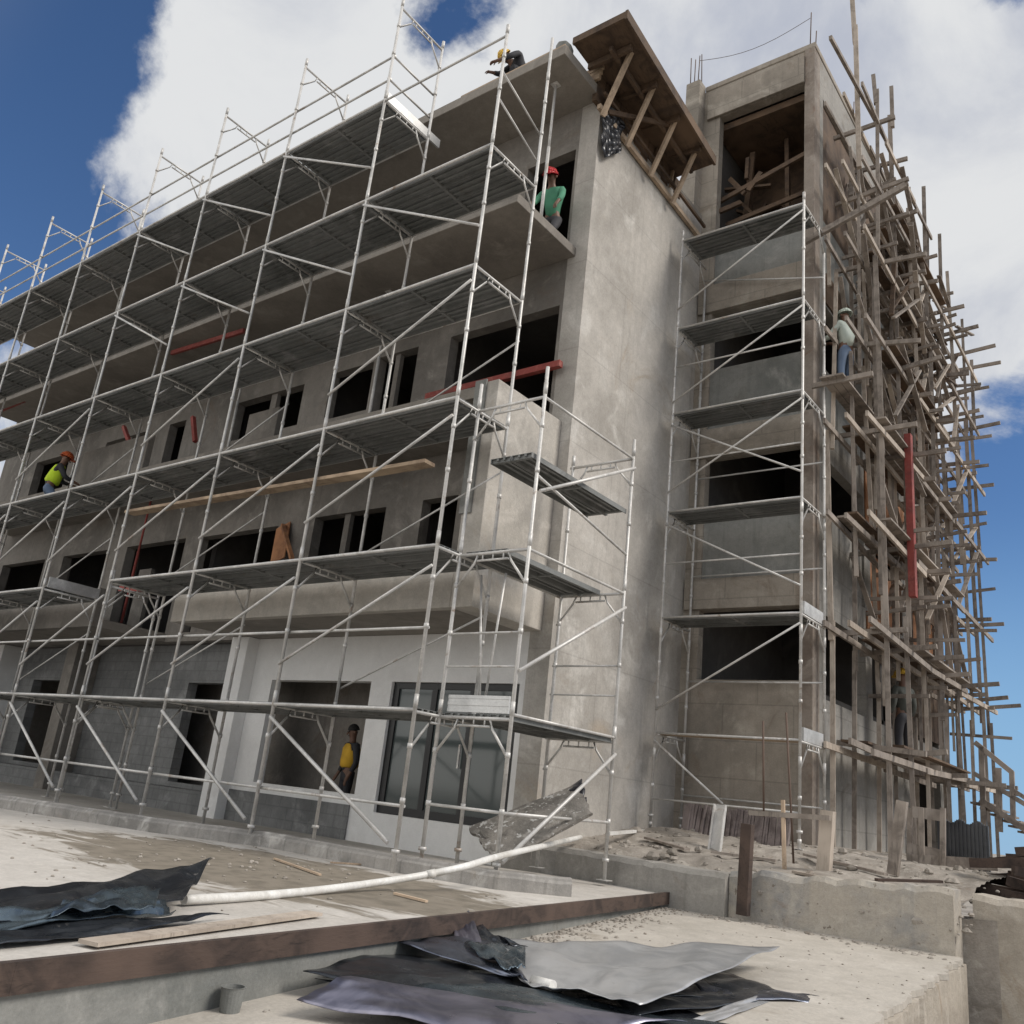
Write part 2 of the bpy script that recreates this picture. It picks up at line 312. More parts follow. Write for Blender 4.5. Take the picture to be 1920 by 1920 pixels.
cs = MB().box((-.62, 6.7, 13.46), (-.28, 7.0, 16.9)).build('column_stub', 'tower', bld, .015)
rb = MB()
for x, y in ((-.55, 6.76), (-.36, 6.76), (-.55, 6.94), (-.36, 6.94)): rb.tube([(x, y, 16.9), (x + random.uniform(-.04, .04), y, 17.6 + random.random() * .5)], .012, 5)
rb.build('rebar', 'rebar', cs)
rr = MB()
for x, y, h in ((2.08, 7.05, .9), (2.14, 7.2, .5), (2.1, 9.9, .8), (2.1, 12.8, .7)): rr.tube([(x, y, ZT + .14), (x + .02, y, ZT + .14 + h)], .012, 5)
rr.build('rebar', 'rebar', bld)
pts = [Vector((-.36, 6.76, 17.5)).lerp(Vector((2.08, 7.05, 17.65)), t / 10) - Vector((0, 0, .25 * math.sin(math.pi * t / 10))) for t in range(11)]
tag(MB().tube(pts, .006, 5).build('tie_wire', 'rebar'), 'thin wire strung between the rebars on top of the stair tower', 'wire')
dd = MB()
for a, b_ in (((.0, 7.3, 13.9), (1.95, 7.25, 14.35)), ((.1, 7.5, 13.4), (1.95, 7.6, 13.7)), ((.2, 7.4, 14.5), (.6, 7.3, 13.9)), ((.7, 7.25, 13.9), (.95, 7.3, 14.3))): dd.bar(a, b_, .06, .1)
MB().box((.0, 8.9, 12.8), (1.98, 9.0, 15.88)).build('form_panel', 'form', bld)
MB().box((-.08, 7.22, 15.7), (1.98, 9.2, 15.86)).build('form_ceiling', 'form', bld)
for y_ in (7.5, 9.95): MB().box((XT - .17, y_, 12.9), (XT - .06, y_ + (2.4 if y_ < 9 else 2.65), 15.8)).build('side_panel', 'form', bld)
rt2 = random.Random(9)
for k in range(9):
    x = rt2.uniform(.1, 1.9); y = rt2.uniform(7.4, 8.7); x2 = min(1.95, max(.0, x + rt2.uniform(-1.3, 1.3)))
    dd.bar((x, y, rt2.uniform(12.85, 14.6)), (x2, y + rt2.uniform(-.3, .2), rt2.uniform(13.3, 15.5)), rt2.uniform(.05, .12), rt2.uniform(.05, .1))
dd.bar((.3, 8.2, 12.85), (.35, 8.2, 15.65), .09, .09); dd.bar((1.3, 8.0, 12.85), (1.2, 8.1, 15.65), .09, .09)
dd.box((.5, 7.7, 13.5), (1.5, 8.6, 13.54)); dd.box((.25, 8.3, 14.2), (.95, 8.8, 14.24))

tag(dd.build('prop_timbers', 'form'), 'bundle of brown timbers crossing the top opening of the stair tower', 'timber props')

# ---- roof formwork over the pier
rf = thing('roof_formwork', (0, 4, 13.5), 'brown plywood roof formwork overhanging the plastered pier', 'formwork')
A, B, C_ = at(1175, 30, x=.75), at(1335, 288, x=.75), at(1090, 78, y=at(1175, 30, x=.75).y)
zt = A.z; YE = 5.75; B = Vector((.62, YE, zt - .22))
fm = MB(); fm.hexa([(-.3, A.y, zt - .07), (.75, A.y, zt - .07), (.62, YE, B.z - .07), (-.3, YE, B.z - .07), (-.3, A.y, zt + .03), (.75, A.y, zt + .03), (.62, YE, B.z + .03), (-.3, YE, B.z + .03)])
fm.build('formwork_deck', 'form', rf)
MB().bar((.775, A.y - .05, zt - .02), (.645, YE, B.z - .02), .05, .2).build('fascia_board', 'form', rf)
MB().bar((-.3, A.y - .03, zt - .02), (.8, A.y - .03, zt - .02), .05, .14).build('fascia_board', 'form', rf)
for y in (2.5, 3.4, 4.3, 5.2): MB().bar((-.28, y, zt - .17), (.6, y, zt - .17 - (y - 2) * .04), .07, .12).build('joist', 'form', rf)
bb = MB()
for k in range(int((zt - 13.53) / .1)): bb.box((-1.0, 2.62 + .006 * (k % 2), 13.452 + k * .1), (-.12 + .03 * ((k * 7) % 3), 2.68, 13.452 + k * .1 + .092))
bb.build('side_boards', 'plank', rf)
sb = MB()
for k in range(12):
    y0 = 2.72 + k * .27; sb.box((-.3, y0, 13.1 + .05 * ((k * 5) % 3)), (-.215 + .012 * (k % 2), y0 + .262, zt - .1 - (y0 - 2) * .05))
sb.build('side_boards', 'form', rf)
for k, y in enumerate((3.05, 3.95, 4.8, 5.5)): MB().bar((-.19, y, 13.15), (-.17, y + .03, zt - .12 - (y - 2) * .05), .06, .05).build('stud', 'plank' if k % 2 else 'form', rf)
MB().bar((.3, 2.3, zt - .22), (.22, 5.6, zt - .42), .06, .1).build('runner', 'form', rf)
MB().bar((-.12, 3.0, 13.0), (.35, 4.4, zt - .25), .04, .09).build('raking_strut', 'form', rf)
MB().bar((-.16, 2.75, 12.95), (-.16, 6.9, 12.75), .07, .1).build('ledger_batten', 'formpale', rf)
MB().bar((-.1, 2.8, 13.25), (-.1, 6.9, 13.05), .05, .06).build('ledger_batten', 'form', rf)
for y in (2.75, 3.6, 4.5, 5.4): MB().bar((-.1, y + .05, 12.75 - (y - 2.7) * .03), (.5, y - .1, zt - .1), .06, .09, (0, 1, 0)).build('raking_strut', 'formpale', rf)
tp = MB(); n = 6
for i in range(n):
    for j in range(8):
        f = lambda a, b_: (-.12 + .03 * math.sin(a * 2 + b_), 2.85 + a * .11 + .05 * math.sin(b_ * 1.3), 13.35 - b_ * .16 * (1 - .1 * abs(a - 2)) - .02 * a)
        tp.face([f(i, j), f(i + 1, j), f(i + 1, j + 1), f(i, j + 1)], True)
t = tp.build('plastic_sheet', 'tarp'); t.modifiers.new('s', 'SOLIDIFY').thickness = .004
tag(t, 'dark plastic sheet hanging from the roof edge above the pier corner', 'plastic sheet')
rng = random.Random(3)
for i, (u, v, sx, sz) in enumerate(((1055, 82, .34, .26), (1010, 100, .5, .1), (905, 160, .45, .12))):
    q = at(u, v + 8, y=1.9); x = q.x
    b = MB(); pr = [(x + sx * .5 * math.cos(a) * rng.uniform(.8, 1.1), 1.95 + .18 * math.sin(a)) for a in (k * math.pi / 4 for k in range(8))]
    b.prism(pr, 13.452, 13.452 + sz)
    tag(b.build('cement_bag', 'infill' if i == 0 else 'rubble', None, .03), ('grey bundle standing highest on the roof edge beside the formwork', 'low dusty bag on the roof edge left of the grey bundle', 'flat dusty bag on the roof edge beyond the yellow helmet')[i], 'bag')
pl = MB(); pl.bar((-5.2, 1.82, 13.478), (-2.9, 1.86, 13.478), .16, .05); pl.bar((-4.6, 2.05, 13.48), (-3.2, 2.0, 13.6), .2, .05); pl.bar((-2.4, 1.8, 13.478), (-1.1, 1.85, 13.53), .14, .05)
tag(pl.build('roof_plank', 'pole'), 'loose timber planks lying along the roof edge', 'planks')
tag(MB().bar((-2.6, 1.78, 13.474), (-.25, 1.78, 13.474), .12, .045).build('edge_board', 'formpale'), 'pale board along the front edge of the roof slab', 'board')

# ------------------------------------------------------------------ tube scaffolds
H = 2.0
def frame_head(axis, x, y, wd, z, parent):
    """top transom of a frame with its lower chord, spreaders and corner gussets"""
    P = (lambda d, zz: (x, y + d, zz)) if axis == 'y' else (lambda d, zz: (x + d, y, zz))
    m = MB(); m.tube([P(0, z), P(wd, z)], .021, 7); a, b = .3, wd - .3
    m.tube([P(a, z - .09), P(b, z - .09)], .015, 6)
    m.tube([P(0, z - .42), P(a * .85, z - .12), P(a, z - .02)], .016, 6); m.tube([P(wd, z - .42), P(wd - a * .85, z - .12), P(b, z - .02)], .016, 6)
    for d in (a + .08, wd / 2, b - .08): m.tube([P(d, z), P(d, z - .09)], .011, 5)
    return m.build('frame_head', 'galv', parent)
def post(x, y, z0, z1, parent, n=8):
    m = MB(); m.tube([(x, y, z0), (x, y, z1)], .0242, n)
    m.box((x - .075, y - .075, z0), (x + .075, y + .075, z0 + .008)); m.tube([(x, y, z0 + .008), (x, y, z0 + .28)], .019, 7)
    m.tube([(x, y, z0 + .22), (x, y, z0 + .26)], .05, 6)
    k = 1
    while k * H - .1 < z1:
        if k * H > z0 + .4: m.tube([(x, y, k * H + .04), (x, y, k * H + .2)], .0285, 7); m.tube([(x, y, k * H - .42), (x, y, k * H - .36)], .033, 6); m.tube([(x, y, k * H - 1.02), (x, y, k * H - .96)], .033, 6)
        k += 1
    return m.build('post', 'galv', parent)
def deck(x0, x1, y0, y1, z, parent, along='x', name='deck_platform'):
    """steel planks side by side with turned-down lips and ribs underneath"""
    m = MB(); nn = max(1, round(((y1 - y0) if along == 'x' else (x1 - x0)) / .33)); wd = ((y1 - y0) if along == 'x' else (x1 - x0)) / nn
    for k in range(nn):
        a = (y0 if along == 'x' else x0) + k * wd + .008; b = a + wd - .016
        def bx(p, q, zz0, zz1):
            if along == 'x': m.box((x0 + .02, p, zz0), (x1 - .02, q, zz1))
            else: m.box((p, y0 + .02, zz0), (q, y1 - .02, zz1))
        bx(a, b, z + .02, z + .026)
        for r in (a, b - .012): bx(r, r + .012, z - .04, z + .0195)
        for r in (.3, .62): bx(a + (b - a) * r, a + (b - a) * r + .035, z - .012, z + .0195)
    for t in (.02, .5, .95):
        if along == 'x': m.box((x0 + (x1 - x0) * t, y0 + .02, z - .03), (x0 + (x1 - x0) * t + .05, y1 - .02, z + .018))
        else: m.box((x0 + .02, y0 + (y1 - y0) * t, z - .03), (x1 - .02, y0 + (y1 - y0) * t + .05, z + .018))
    return m.build(name, 'deck', parent)
def tubepart(name, a, b, parent, r=.0195, mat='galv', flat_end=False): return MB().tube([a, b], r, 7).build(name, mat, parent)

XS = [0, -2.582, -5.143, -7.669, -10.104, -12.653, -15.188, -17.75, -20.3, -22.9]
YF, YBK = 0, 1.07
fs = thing('facade_scaffold', (-8, .5, .25), 'galvanised tube scaffold seven lifts high standing across the whole front of the building', 'scaffold')
for k, x in enumerate(XS):
    zb = .23 if k < 2 else .27; top = 14.12 if k else 12.06
    pf_ = post(x, YF, zb, top, fs); pb = post(x, YBK, .27, 14.05 if k else 12.9, fs)
    for l in range(1, 8 if k else 6): frame_head('y', x, YF, YBK, l * H, pf_)
for k in range(len(XS) - 1):
    x1, x0 = XS[k], XS[k + 1]
    for l in range(1, 7):
        if l == 6 and k == 0: continue
        if l == 2 and k == 3: continue
        deck(x0, x1, YF + .03, YBK - .03, l * H + .025, fs)
        tubepart('ledger', (x0, YF - .0, l * H + .02), (x1, YF, l * H + .02), fs, .023)
        tubepart('ledger', (x0, YBK, l * H + .02), (x1, YBK, l * H + .02), fs, .021)
    for z in ([.95, 3.0] + ([12.5, 13.0] if k else [])): tubepart('guard_rail', (x0, YF + .045, z), (x1, YF + .045, z), fs)
    if k == 0: tubepart('guard_rail', (x0, YF, 12.0), (x1, YF, 12.0), fs)
    if k == 1: pass
    for l in range(0, 6):
        z = l * H; y = YF - .045
        if l == 0: a, b = (x0 + .03, y, z + 1.85), (x1 - .1, y, z + .55)
        elif l in (4, 5): a, b = (x0, y, z + 1.9 - (.0 if l == 5 else 0)), (x1, y, z + .62)
        else: a, b = (x0, y, z + .55), (x1, y, z + 1.75)
        if l == 5 and k == 0: continue
        if l in (4, 5) and k > 3: continue
        if l == 3 and k % 2 == 1: continue
        tubepart('diagonal_brace', a, b, fs, .02 if l else .024)
    if k < 6 and k % 2 == 0: # cross braces in the inner plane
        for l in (1, 2, 3): tubepart('inner_brace', (x0, YBK + .04, l * H + .4), (x1, YBK + .04, l * H + 1.4), fs, .015)
# end deck returning over the roof edge, toe boards
tb = MB(); tb.box((-2.62, YF + .05, 12.05), (-2.585, YBK + .3, 12.22)); tb.build('toe_board', 'alu', fs)
tb = MB(); tb.box((XS[4] + .02, YF + .05, 4.05), (XS[4] + .05, YBK, 4.25)); tb.build('toe_board', 'alu', fs)
for z in (12.5, 13.0): tubepart('guard_rail', (-2.62, YF, z), (-2.62, YBK, z), fs)
for z in (11.0, 10.5): tubepart('guard_rail', (-.03, YF, z + .4), (-.03, YBK, z), fs, .015)
# spare upright pair standing by the fourth post
for dx, dy in ((-.42, .25), (-.42, 1.2)): post(XS[3] + dx, dy, .27, 4.3, fs)
frame_head('y', XS[3] - .42, .25, .95, 4.0, fs); frame_head('y', XS[3] - .42, .25, .95, 2.0, fs)

cs_ = thing('corner_scaffold', (.55, 1.5, .25), 'short three lift tube scaffold standing at the right front corner by the fin wall', 'scaffold')
CX0, CX1, CY0, CY1 = -.0, 1.085, .437, 2.678
pp = {}
for (x, y, z0, z1) in ((CX0, CY0, .27, 6.4), (CX1, CY0, .23, 6.42), (CX0 + .04, CY1, .33, 6.1), (CX1, CY1, .31, 6.3)): pp[x, y] = post(x, y, z0, z1, cs_)
for y in (CY0, CY1):
    for l in (1, 2, 3): frame_head('x', CX0, y, CX1, l * H, pp[CX1, y])
    tubepart('frame_rung', (CX0, y, 3.0), (CX1, y, 3.0), cs_, .015); tubepart('frame_rung', (CX0, y, 2.6), (CX1, y, 2.6), cs_, .013)
    tubepart('frame_rung', (CX0, y, 1.0), (CX1, y, 1.0), cs_, .018)
deck(CX0 + .02, CX1 - .02, CY0 + .03, CY1, 2.03, cs_, 'y'); deck(.05, .72, CY0 + .03, CY1, 4.03, cs_, 'y'); deck(.38, 1.05, CY0 - .1, CY1, 5.2, cs_, 'y')
for a, b in (((CX1, CY0, 6.0), (CX1, CY1, 6.0)), ((CX1, CY0, 4.0), (CX1, CY1, 4.0)), ((CX1, CY0, 2.06), (CX1, CY1, 2.06)), ((CX1, CY0, 1.0), (CX1, CY1, 1.0)), ((CX1, CY0, 4.95), (CX1, CY1, 4.55)), ((CX0, CY0, 4.0), (CX0, CY1, 4.0))):
    tubepart('side_rail', a, b, cs_, .019)
for a, b in (((CX1 + .04, CY0 + .05, .5), (CX1 + .04, CY1, 1.85)), ((CX1 + .04, CY0 - .0, 2.55), (CX1 + .04, CY1, 3.8)), ((CX1 + .04, CY0 + .05, 4.75), (CX1 + .04, CY1, 5.85))): tubepart('diagonal_brace', a, b, cs_, .024)
for a, b in (((.05, CY0 + .4, 3.85), (.2, CY0 + .5, 2.1)), ((.45, CY0 + .4, 3.85), (.25, CY0 + .5, 2.1))): tubepart('diagonal_brace', a, b, cs_, .016)
tb = MB(); [tb.box((CX0 + .06, CY0 + .05 + .006 * (k % 2), 2.07 + k * .04), (CX1 - .1, CY0 + .08, 2.07 + k * .04 + .039)) for k in range(5)]; tb.build('toe_board', 'alu', cs_)

ss = thing('stair_tower_scaffold', (1.2, 6.2, .9), 'narrow galvanised scaffold bay six lifts high in front of the dark stair tower openings', 'scaffold')
SX0, SX1, SY0, SY1 = .0, 2.43, 5.78, 6.85
sp = {}
for x in (SX0, SX1):
    for y in (SY0, SY1): sp[x, y] = post(x, y, .9, 12.15 + (0 if y == SY0 else -.6), ss)
SZ = [2.42, 4.36, 6.28, 8.2, 9.98, 11.95]
for i, z in enumerate(SZ):
    for x in (SX0, SX1): frame_head('y', x, SY0, SY1 - SY0, z, sp[x, SY0])
    deck(SX0, SX1, SY0 + .03, SY1 - .35, z + .025, ss) if i else MB().bar((SX0 - .0, SY0 + .25, z + .03), (SX1, SY0 + .25, z + .03), .25, .04).build('deck_plank', 'plank', ss)
    tubepart('ledger', (SX0, SY0, z + .02), (SX1, SY0, z + .02), ss)
    if i in (0, 1, 2, 3): tubepart('guard_rail', (SX0, SY0, z + .98 - (2 if i == 0 else 0)), (SX1, SY0, z + .98 - (2 if i == 0 else 0)), ss, .016); tubepart('guard_rail', (SX0, SY1, z - .9), (SX1, SY1, z - .9), ss, .016)
for a, b in ((0, 0), (1, 1), (1, 2), (2, 1), (3, 2), (4, 2), (5, 3), (5, 2)):
    z = SZ[a]
    if b == 0: tubepart('diagonal_brace', (SX0, SY0 - .04, z - .1), (1.25, SY0 - .04, z - 1.0), ss, .018)
    elif b == 1: tubepart('diagonal_brace', (SX0, SY0 - .04, z + 1.7), (SX1, SY0 - .04, z + .45), ss, .018)
    elif b == 2: tubepart('diagonal_brace', (SX0, SY0 - .04, z - 1.55), (SX1, SY0 - .04, z - .15), ss, .018)
    else: tubepart('diagonal_brace', (SX0, SY1 - .04, z - .3), (SX1, SY1 - .04, z - .95), ss, .016)
for x0 in (SX1, ): 
    for z in (2.6, 4.55): MB().box((x0 - .02, SY0 + .1, z - .16), (x0 + .02, SY1 - .1, z + .04)).build('toe_board', 'alu', ss)

# ------------------------------------------------------------------ timber pole scaffold on the tower side
ts = thing('timber_pole_scaffold', (2.9, 11, .8), 'dense scaffold of rough timber poles tied along the right side of the stair tower', 'scaffold')
R = random.Random(11)
def pole(x, y, z0, z1, wdt, mat, lean=(0, 0)):
    m = MB(); z = z0
    while z < z1 - .3:
        L = min(R.uniform(3.2, 4.6), z1 - z); ox, oy = R.uniform(-.05, .05), R.uniform(-.07, .07); s = wdt * R.uniform(.85, 1.15)
        m.bar((x + ox, y + oy, z - (.35 if z > z0 else 0)), (x + ox + R.uniform(-.06, .06) + lean[0] * L, y + oy + R.uniform(-.1, .1) + lean[1] * L, z + L), s, s * .9, (1, .2, 0)); z += L
    return m.build('pole', mat, ts)
ztop = lambda y: 17.4 - (y - 7) * .33
inner = [7.2, 8.5, 9.8, 11.1, 12.4, 13.7, 15.0, 16.1]; outer = [7.9, 9.2, 10.5, 11.8, 13.1, 14.4, 15.6, 16.6]
for i, y in enumerate(inner): pole(2.42, y, .75, (12.3 if i == 0 else 15.2 - R.uniform(0, 2.5) - i * .25), .085, ('polepale', 'pole')[i % 2])
for i, y in enumerate(outer): pole(3.12, y, .55, ztop(y) + R.uniform(-.6, .5) - (1.2 if i in (0, 2) else 0), .085, ('pole', 'pole', 'polepale')[i % 3])
pole(2.95, 7.25, 13.6, 18.3, .09, 'polepale')
for i, y in enumerate((7.6, 8.4, 9.1, 9.8, 10.4, 11.1, 11.7, 12.4, 13.0, 13.7, 14.3, 15.0, 15.6)): pole(2.72 + R.uniform(-.12, .12), y, R.uniform(.6, 4) if y > 10.5 else R.uniform(4.5, 8), 14.6 - i * .3 - R.uniform(0, 3), .07, ('pole', 'polepale', 'pole')[i % 3], (R.uniform(-.01, .01), R.uniform(-.04, .04)))
for y, z0, z1 in ((8.1, 5.2, 12.2), (8.9, 3.4, 8.6), (9.9, 4.0, 9.8), (11.4, 2.2, 6.5), (13.4, 8, 13), (12.2, 9.5, 15.2), (14.9, 5, 11.5), (10.0, 9.6, 14.8)): pole(R.uniform(2.6, 3.05), y, z0, z1, .07, R.choice(('pole', 'polepale')))
ZL = [2.45, 4.35, 6.25, 8.1, 9.95, 11.7, 13.4, 15.0]
for i, z in enumerate(ZL):
    for x in (2.5, 2.85, 3.2):
        y0 = 6.9; ye = 16.7
        if i > 6: ye = 12
        n = 3
        for k in range(n):
            a, b = y0 + (ye - y0) * k / n - .2, y0 + (ye - y0) * (k + 1) / n + .3
            MB().bar((x + R.uniform(-.03, .03), a, z + R.uniform(-.1, .12)), (x + R.uniform(-.03, .03), b, z + R.uniform(-.12, .1)), .045, .1).build('ledger', R.choice(('pole', 'pole', 'polepale')), ts)
for i, z in enumerate(ZL):
    for k, y in enumerate(outer):
        if R.random() < .12 or (i > 6 and y > 12.5): continue
        MB().bar((2.0 if i in (2, 3) else 2.28, y + R.uniform(-.12, .12), z + .09 + R.uniform(-.12, .12)), (R.uniform(3.3, 4.0), y + R.uniform(-.15, .15), z + .09 + R.uniform(-.1, .14)), .06, .085).build('putlog', 'pole', ts)
for k in range(36):
    z = R.uniform(4.2, 13.4); y = R.uniform(9.5, 15) if z < 9 else R.uniform(8, 14); dy = R.choice((-1, 1)) * R.uniform(1.2, 2.2); dy = max(dy, 7.2 - y); x = R.choice((2.46, 2.8, 3.17)) + R.uniform(-.05, .05)
    MB().bar((x, y, z), (x + R.uniform(-.2, .2), y + dy, z + R.uniform(1.2, 2.2)), .035, .09, (1, 0, 0)).build('brace', R.choice(('pole', 'pole', 'polepale')), ts)
for k in range(46):
    z = R.uniform(7.5, 14.8); y = R.uniform(8, 14.5); dy = R.choice((-1, 1, 1)) * R.uniform(.6, 2.0); dy = max(dy, 7.3 - y); x = R.choice((2.46, 2.7, 2.95, 3.17, 3.25)) + R.uniform(-.05, .05)
    MB().bar((x, y, z), (x + R.uniform(-.25, .25), y + dy, z + R.uniform(.5, 2.0) - max(0, z - 13)), .035, R.uniform(.06, .1), (1, 0, 0)).build('strut', R.choice(('pole', 'pole', 'form', 'polepale')), ts)
for k in range(52):
    y = R.uniform(8.2, 16.4); z = R.uniform(3.5, min(15, ztop(y) - .8))
    MB().bar((2.3, y, z), (R.uniform(3.25, 3.75), y + R.uniform(-.2, .2), z + R.uniform(-.06, .14)), .05, .07).build('stub', 'pole', ts)
for i, z in enumerate(ZL[:7]):
    for k in range(4):
        x = 2.6 + k * .2; a = 7 + R.uniform(0, 2.5); b = a + R.uniform(3, 6)
        MB().bar((x, a, z + .17 + .01 * k), (x, min(b, 16.5), z + .17 + .01 * k), .18, .035).build('walk_board', R.choice(('form', 'pole')), ts)
MB().bar((2.1, 6.75, 11.85), (3.9, 6.95, 12.6), .09, .11).build('putlog', 'pole', ts)
MB().bar(at(1557, 70, x=3.05), at(1668, 275, x=3.05), .06, .08).build('hand_rail', 'pole', ts)
rd = MB(); q0, q1 = at(1700, 812, x=3.28), at(1715, 1122, x=3.28); y_ = (q0.y + q1.y) / 2
rd.bar((3.28, y_, q1.z), (3.28, y_, q0.z), .16, .12, (1, 0, 0))
tag(rd.build('red_beam', 'red'), 'upright red beam fixed to the timber pole scaffold', 'beam')

# loose timber and steel resting on the scaffolds
a, b = at(243, 962, y=.15), at(806, 868, y=.15)
tag(MB().bar(a, b, .2, .05).build('long_plank', 'plank'), 'long brown plank lying across the scaffold bays below the third deck', 'plank')
a, b = at(800, 745, y=2.75), at(1052, 682, y=2.75)
tag(MB().bar(a, b, .1, .11).build('red_beam', 'red'), 'red steel beam lying across the wide opening behind the top of the fin wall', 'beam')
for (u, v, u2, v2, y, lb) in ((322, 662, 458, 620, 1.5, 'thin red beam on the upper balcony edge left of the middle posts'), (225, 1104, 312, 1104, 1.2, 'short red beam low on the second deck behind the spare uprights'), (385, 1092, 510, 1085, 1.2, 'red beam lying behind the parapet below the second deck'), (0, 770, 85, 735, 1.5, 'red beam at the far left end of the third balcony')):
    a, b = at(u, v, y=y), at(u2, v2, y=y); tag(MB().bar(a, b, .06, .1).build('red_beam', 'red'), lb, 'beam')
for i, (u, v, u2, v2) in enumerate(((232, 800, 250, 850), (362, 782, 366, 828))):
    a, b = at(u, v, y=1.7), at(u2, v2, y=1.7); tag(MB().bar(a, b, .08, .08).build('red_prop', 'red'), ('leaning red prop on the third balcony by the dark window pair', 'upright red prop against the grey upstand on the third balcony')[i], 'prop')

a, b = at(520, 1052, y=2.7), at(532, 985, y=2.86); tag(MB().bar(a, b, .42, .02, (0, 1, 0)).build('ply_sheet', 'orange'), 'brown plywood sheet leaning in the second floor opening', 'plywood')
a, b = at(548, 1050, y=1.7), at(530, 985, y=2.8); tag(MB().bar(a, b, .07, .07).build('raking_prop', 'orange'), 'brown raking timber beside the plywood sheet', 'prop')
for i, (u, y) in enumerate(((268, 2.2), (392, 2.3), (655, 2.2), (1015, 2.2))):
    x = at(u, 1000 if i < 3 else 400, y=y).x; z0, z1 = ((3.75, 6.755), (6.955, 10.025), (6.955, 10.025), (10.205, 13.25))[i]
    m = MB(); m.tube([(x, y, z0), (x, y, z0 + 1.7)], .03, 8); m.tube([(x, y, z0 + 1.5), (x, y, z1)], .024, 8); m.box((x - .07, y - .07, z0), (x + .07, y + .07, z0 + .008)); m.box((x - .07, y - .07, z1 - .008), (x + .07, y + .07, z1))
    tag(m.build('steel_prop', ('red', 'galv', 'galv', 'galv')[i]), ('red steel prop on the second floor balcony near the spare uprights', 'grey steel prop standing on the third balcony left of the window pair', 'grey steel prop on the third balcony left of the wide opening', 'grey steel prop on the upper balcony left of the kneeling worker')[i], 'prop')
for i, (u, v) in enumerate(((565, 803), (590, 797), (548, 808))):
    q = at(u, v, y=.6); m = MB(); n_ = 10; c_ = (q.x, .6, 6.05)
    prf = [(.0, .0), (.16, .01), (.2, .06), (.15, .12), (.06, .15), (.03, .2)]
    for (r0, h0), (r1, h1) in zip(prf, prf[1:]):
        for k in range(n_):
            t0, t1 = 2 * math.pi * k / n_, 2 * math.pi * (k + 1) / n_; w0 = lambda t: 1 + .18 * math.sin(t * 3 + i)
            m.face([(c_[0] + r0 * w0(t0) * math.cos(t0), c_[1] + r0 * w0(t0) * math.sin(t0), c_[2] + h0), (c_[0] + r0 * w0(t1) * math.cos(t1), c_[1] + r0 * w0(t1) * math.sin(t1), c_[2] + h0), (c_[0] + r1 * w0(t1) * math.cos(t1), c_[1] + r1 * w0(t1) * math.sin(t1), c_[2] + h1), (c_[0] + r1 * w0(t0) * math.cos(t0), c_[1] + r1 * w0(t0) * math.sin(t0), c_[2] + h1)], True)
    tag(m.build('material_bag', 'white' if i < 2 else 'rubble'), ('middle pale sack on the third deck in front of the window pair', 'right hand pale sack on the third deck in front of the window pair', 'dusty brown sack at the left of the sacks on the third deck')[i], 'sack', 'sacks on the third deck')
# ------------------------------------------------------------------ ground
def grid_sheet(name, poly_fn, mat, nx, ny, parent=None, smooth=True):
    m = MB(); vs = [[Vector(poly_fn(i / nx, j / ny)) for j in range(ny + 1)] for i in range(nx + 1)]
    base = len(m.v); m.v = [v for row in vs for v in row]
    for i in range(nx):
        for j in range(ny):
            k = i * (ny + 1) + j; m.f.append([k, k + ny + 1, k + ny + 2, k + 1]); m.sm.append(smooth)
    return m.build(name, mat, parent)
g = MB(); g.face([(-900, -900, -.9), (900, -900, -.9), (900, 900, -.9), (-900, 900, -.9)]); tag(g.build('ground', 'earth'), kind='structure')
EDGE = [(3.35, -8.5), (3.0, -5.52), (2.58, -2.8), (1.75, 2.9)]
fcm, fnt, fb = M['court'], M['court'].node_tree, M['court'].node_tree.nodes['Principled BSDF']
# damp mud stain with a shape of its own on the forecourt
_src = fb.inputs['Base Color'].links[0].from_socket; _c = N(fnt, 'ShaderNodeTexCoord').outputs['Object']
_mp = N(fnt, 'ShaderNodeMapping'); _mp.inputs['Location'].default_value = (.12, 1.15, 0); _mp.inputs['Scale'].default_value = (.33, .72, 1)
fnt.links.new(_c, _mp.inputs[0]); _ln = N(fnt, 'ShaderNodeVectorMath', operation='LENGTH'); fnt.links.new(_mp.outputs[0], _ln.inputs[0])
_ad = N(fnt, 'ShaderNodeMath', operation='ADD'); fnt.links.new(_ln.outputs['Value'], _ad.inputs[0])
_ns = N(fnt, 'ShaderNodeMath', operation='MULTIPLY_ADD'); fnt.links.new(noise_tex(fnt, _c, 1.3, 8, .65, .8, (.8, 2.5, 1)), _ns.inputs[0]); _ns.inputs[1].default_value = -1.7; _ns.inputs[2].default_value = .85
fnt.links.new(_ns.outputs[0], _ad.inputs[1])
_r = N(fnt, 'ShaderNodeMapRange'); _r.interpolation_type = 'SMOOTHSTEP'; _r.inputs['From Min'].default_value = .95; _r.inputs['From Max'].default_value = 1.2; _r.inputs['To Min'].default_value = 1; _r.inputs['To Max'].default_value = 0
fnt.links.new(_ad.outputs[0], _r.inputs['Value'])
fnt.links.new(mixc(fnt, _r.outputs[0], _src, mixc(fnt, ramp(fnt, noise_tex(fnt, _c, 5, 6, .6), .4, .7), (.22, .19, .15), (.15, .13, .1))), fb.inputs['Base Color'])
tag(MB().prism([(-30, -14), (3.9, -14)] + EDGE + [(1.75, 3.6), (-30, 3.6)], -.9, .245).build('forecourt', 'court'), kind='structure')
tag((lambda m: [m.bar((x0 + .012, y0, -.2), (x1 + .012, y1, -.2), .016, .86) for (x0, y0), (x1, y1) in zip(EDGE, EDGE[1:])] and m)(MB()).build('riser_shade_strip', 'infill'), kind='structure')  # grey strip over the step face, its darker colour stands in for shade
zl = lambda x, y: .0175 + .0275 * y
rr_ = random.Random(5)
RE0 = [(5.65, -6.5), (5.3, -.5), (5.16, 1.6), (5.07, 3.2)]
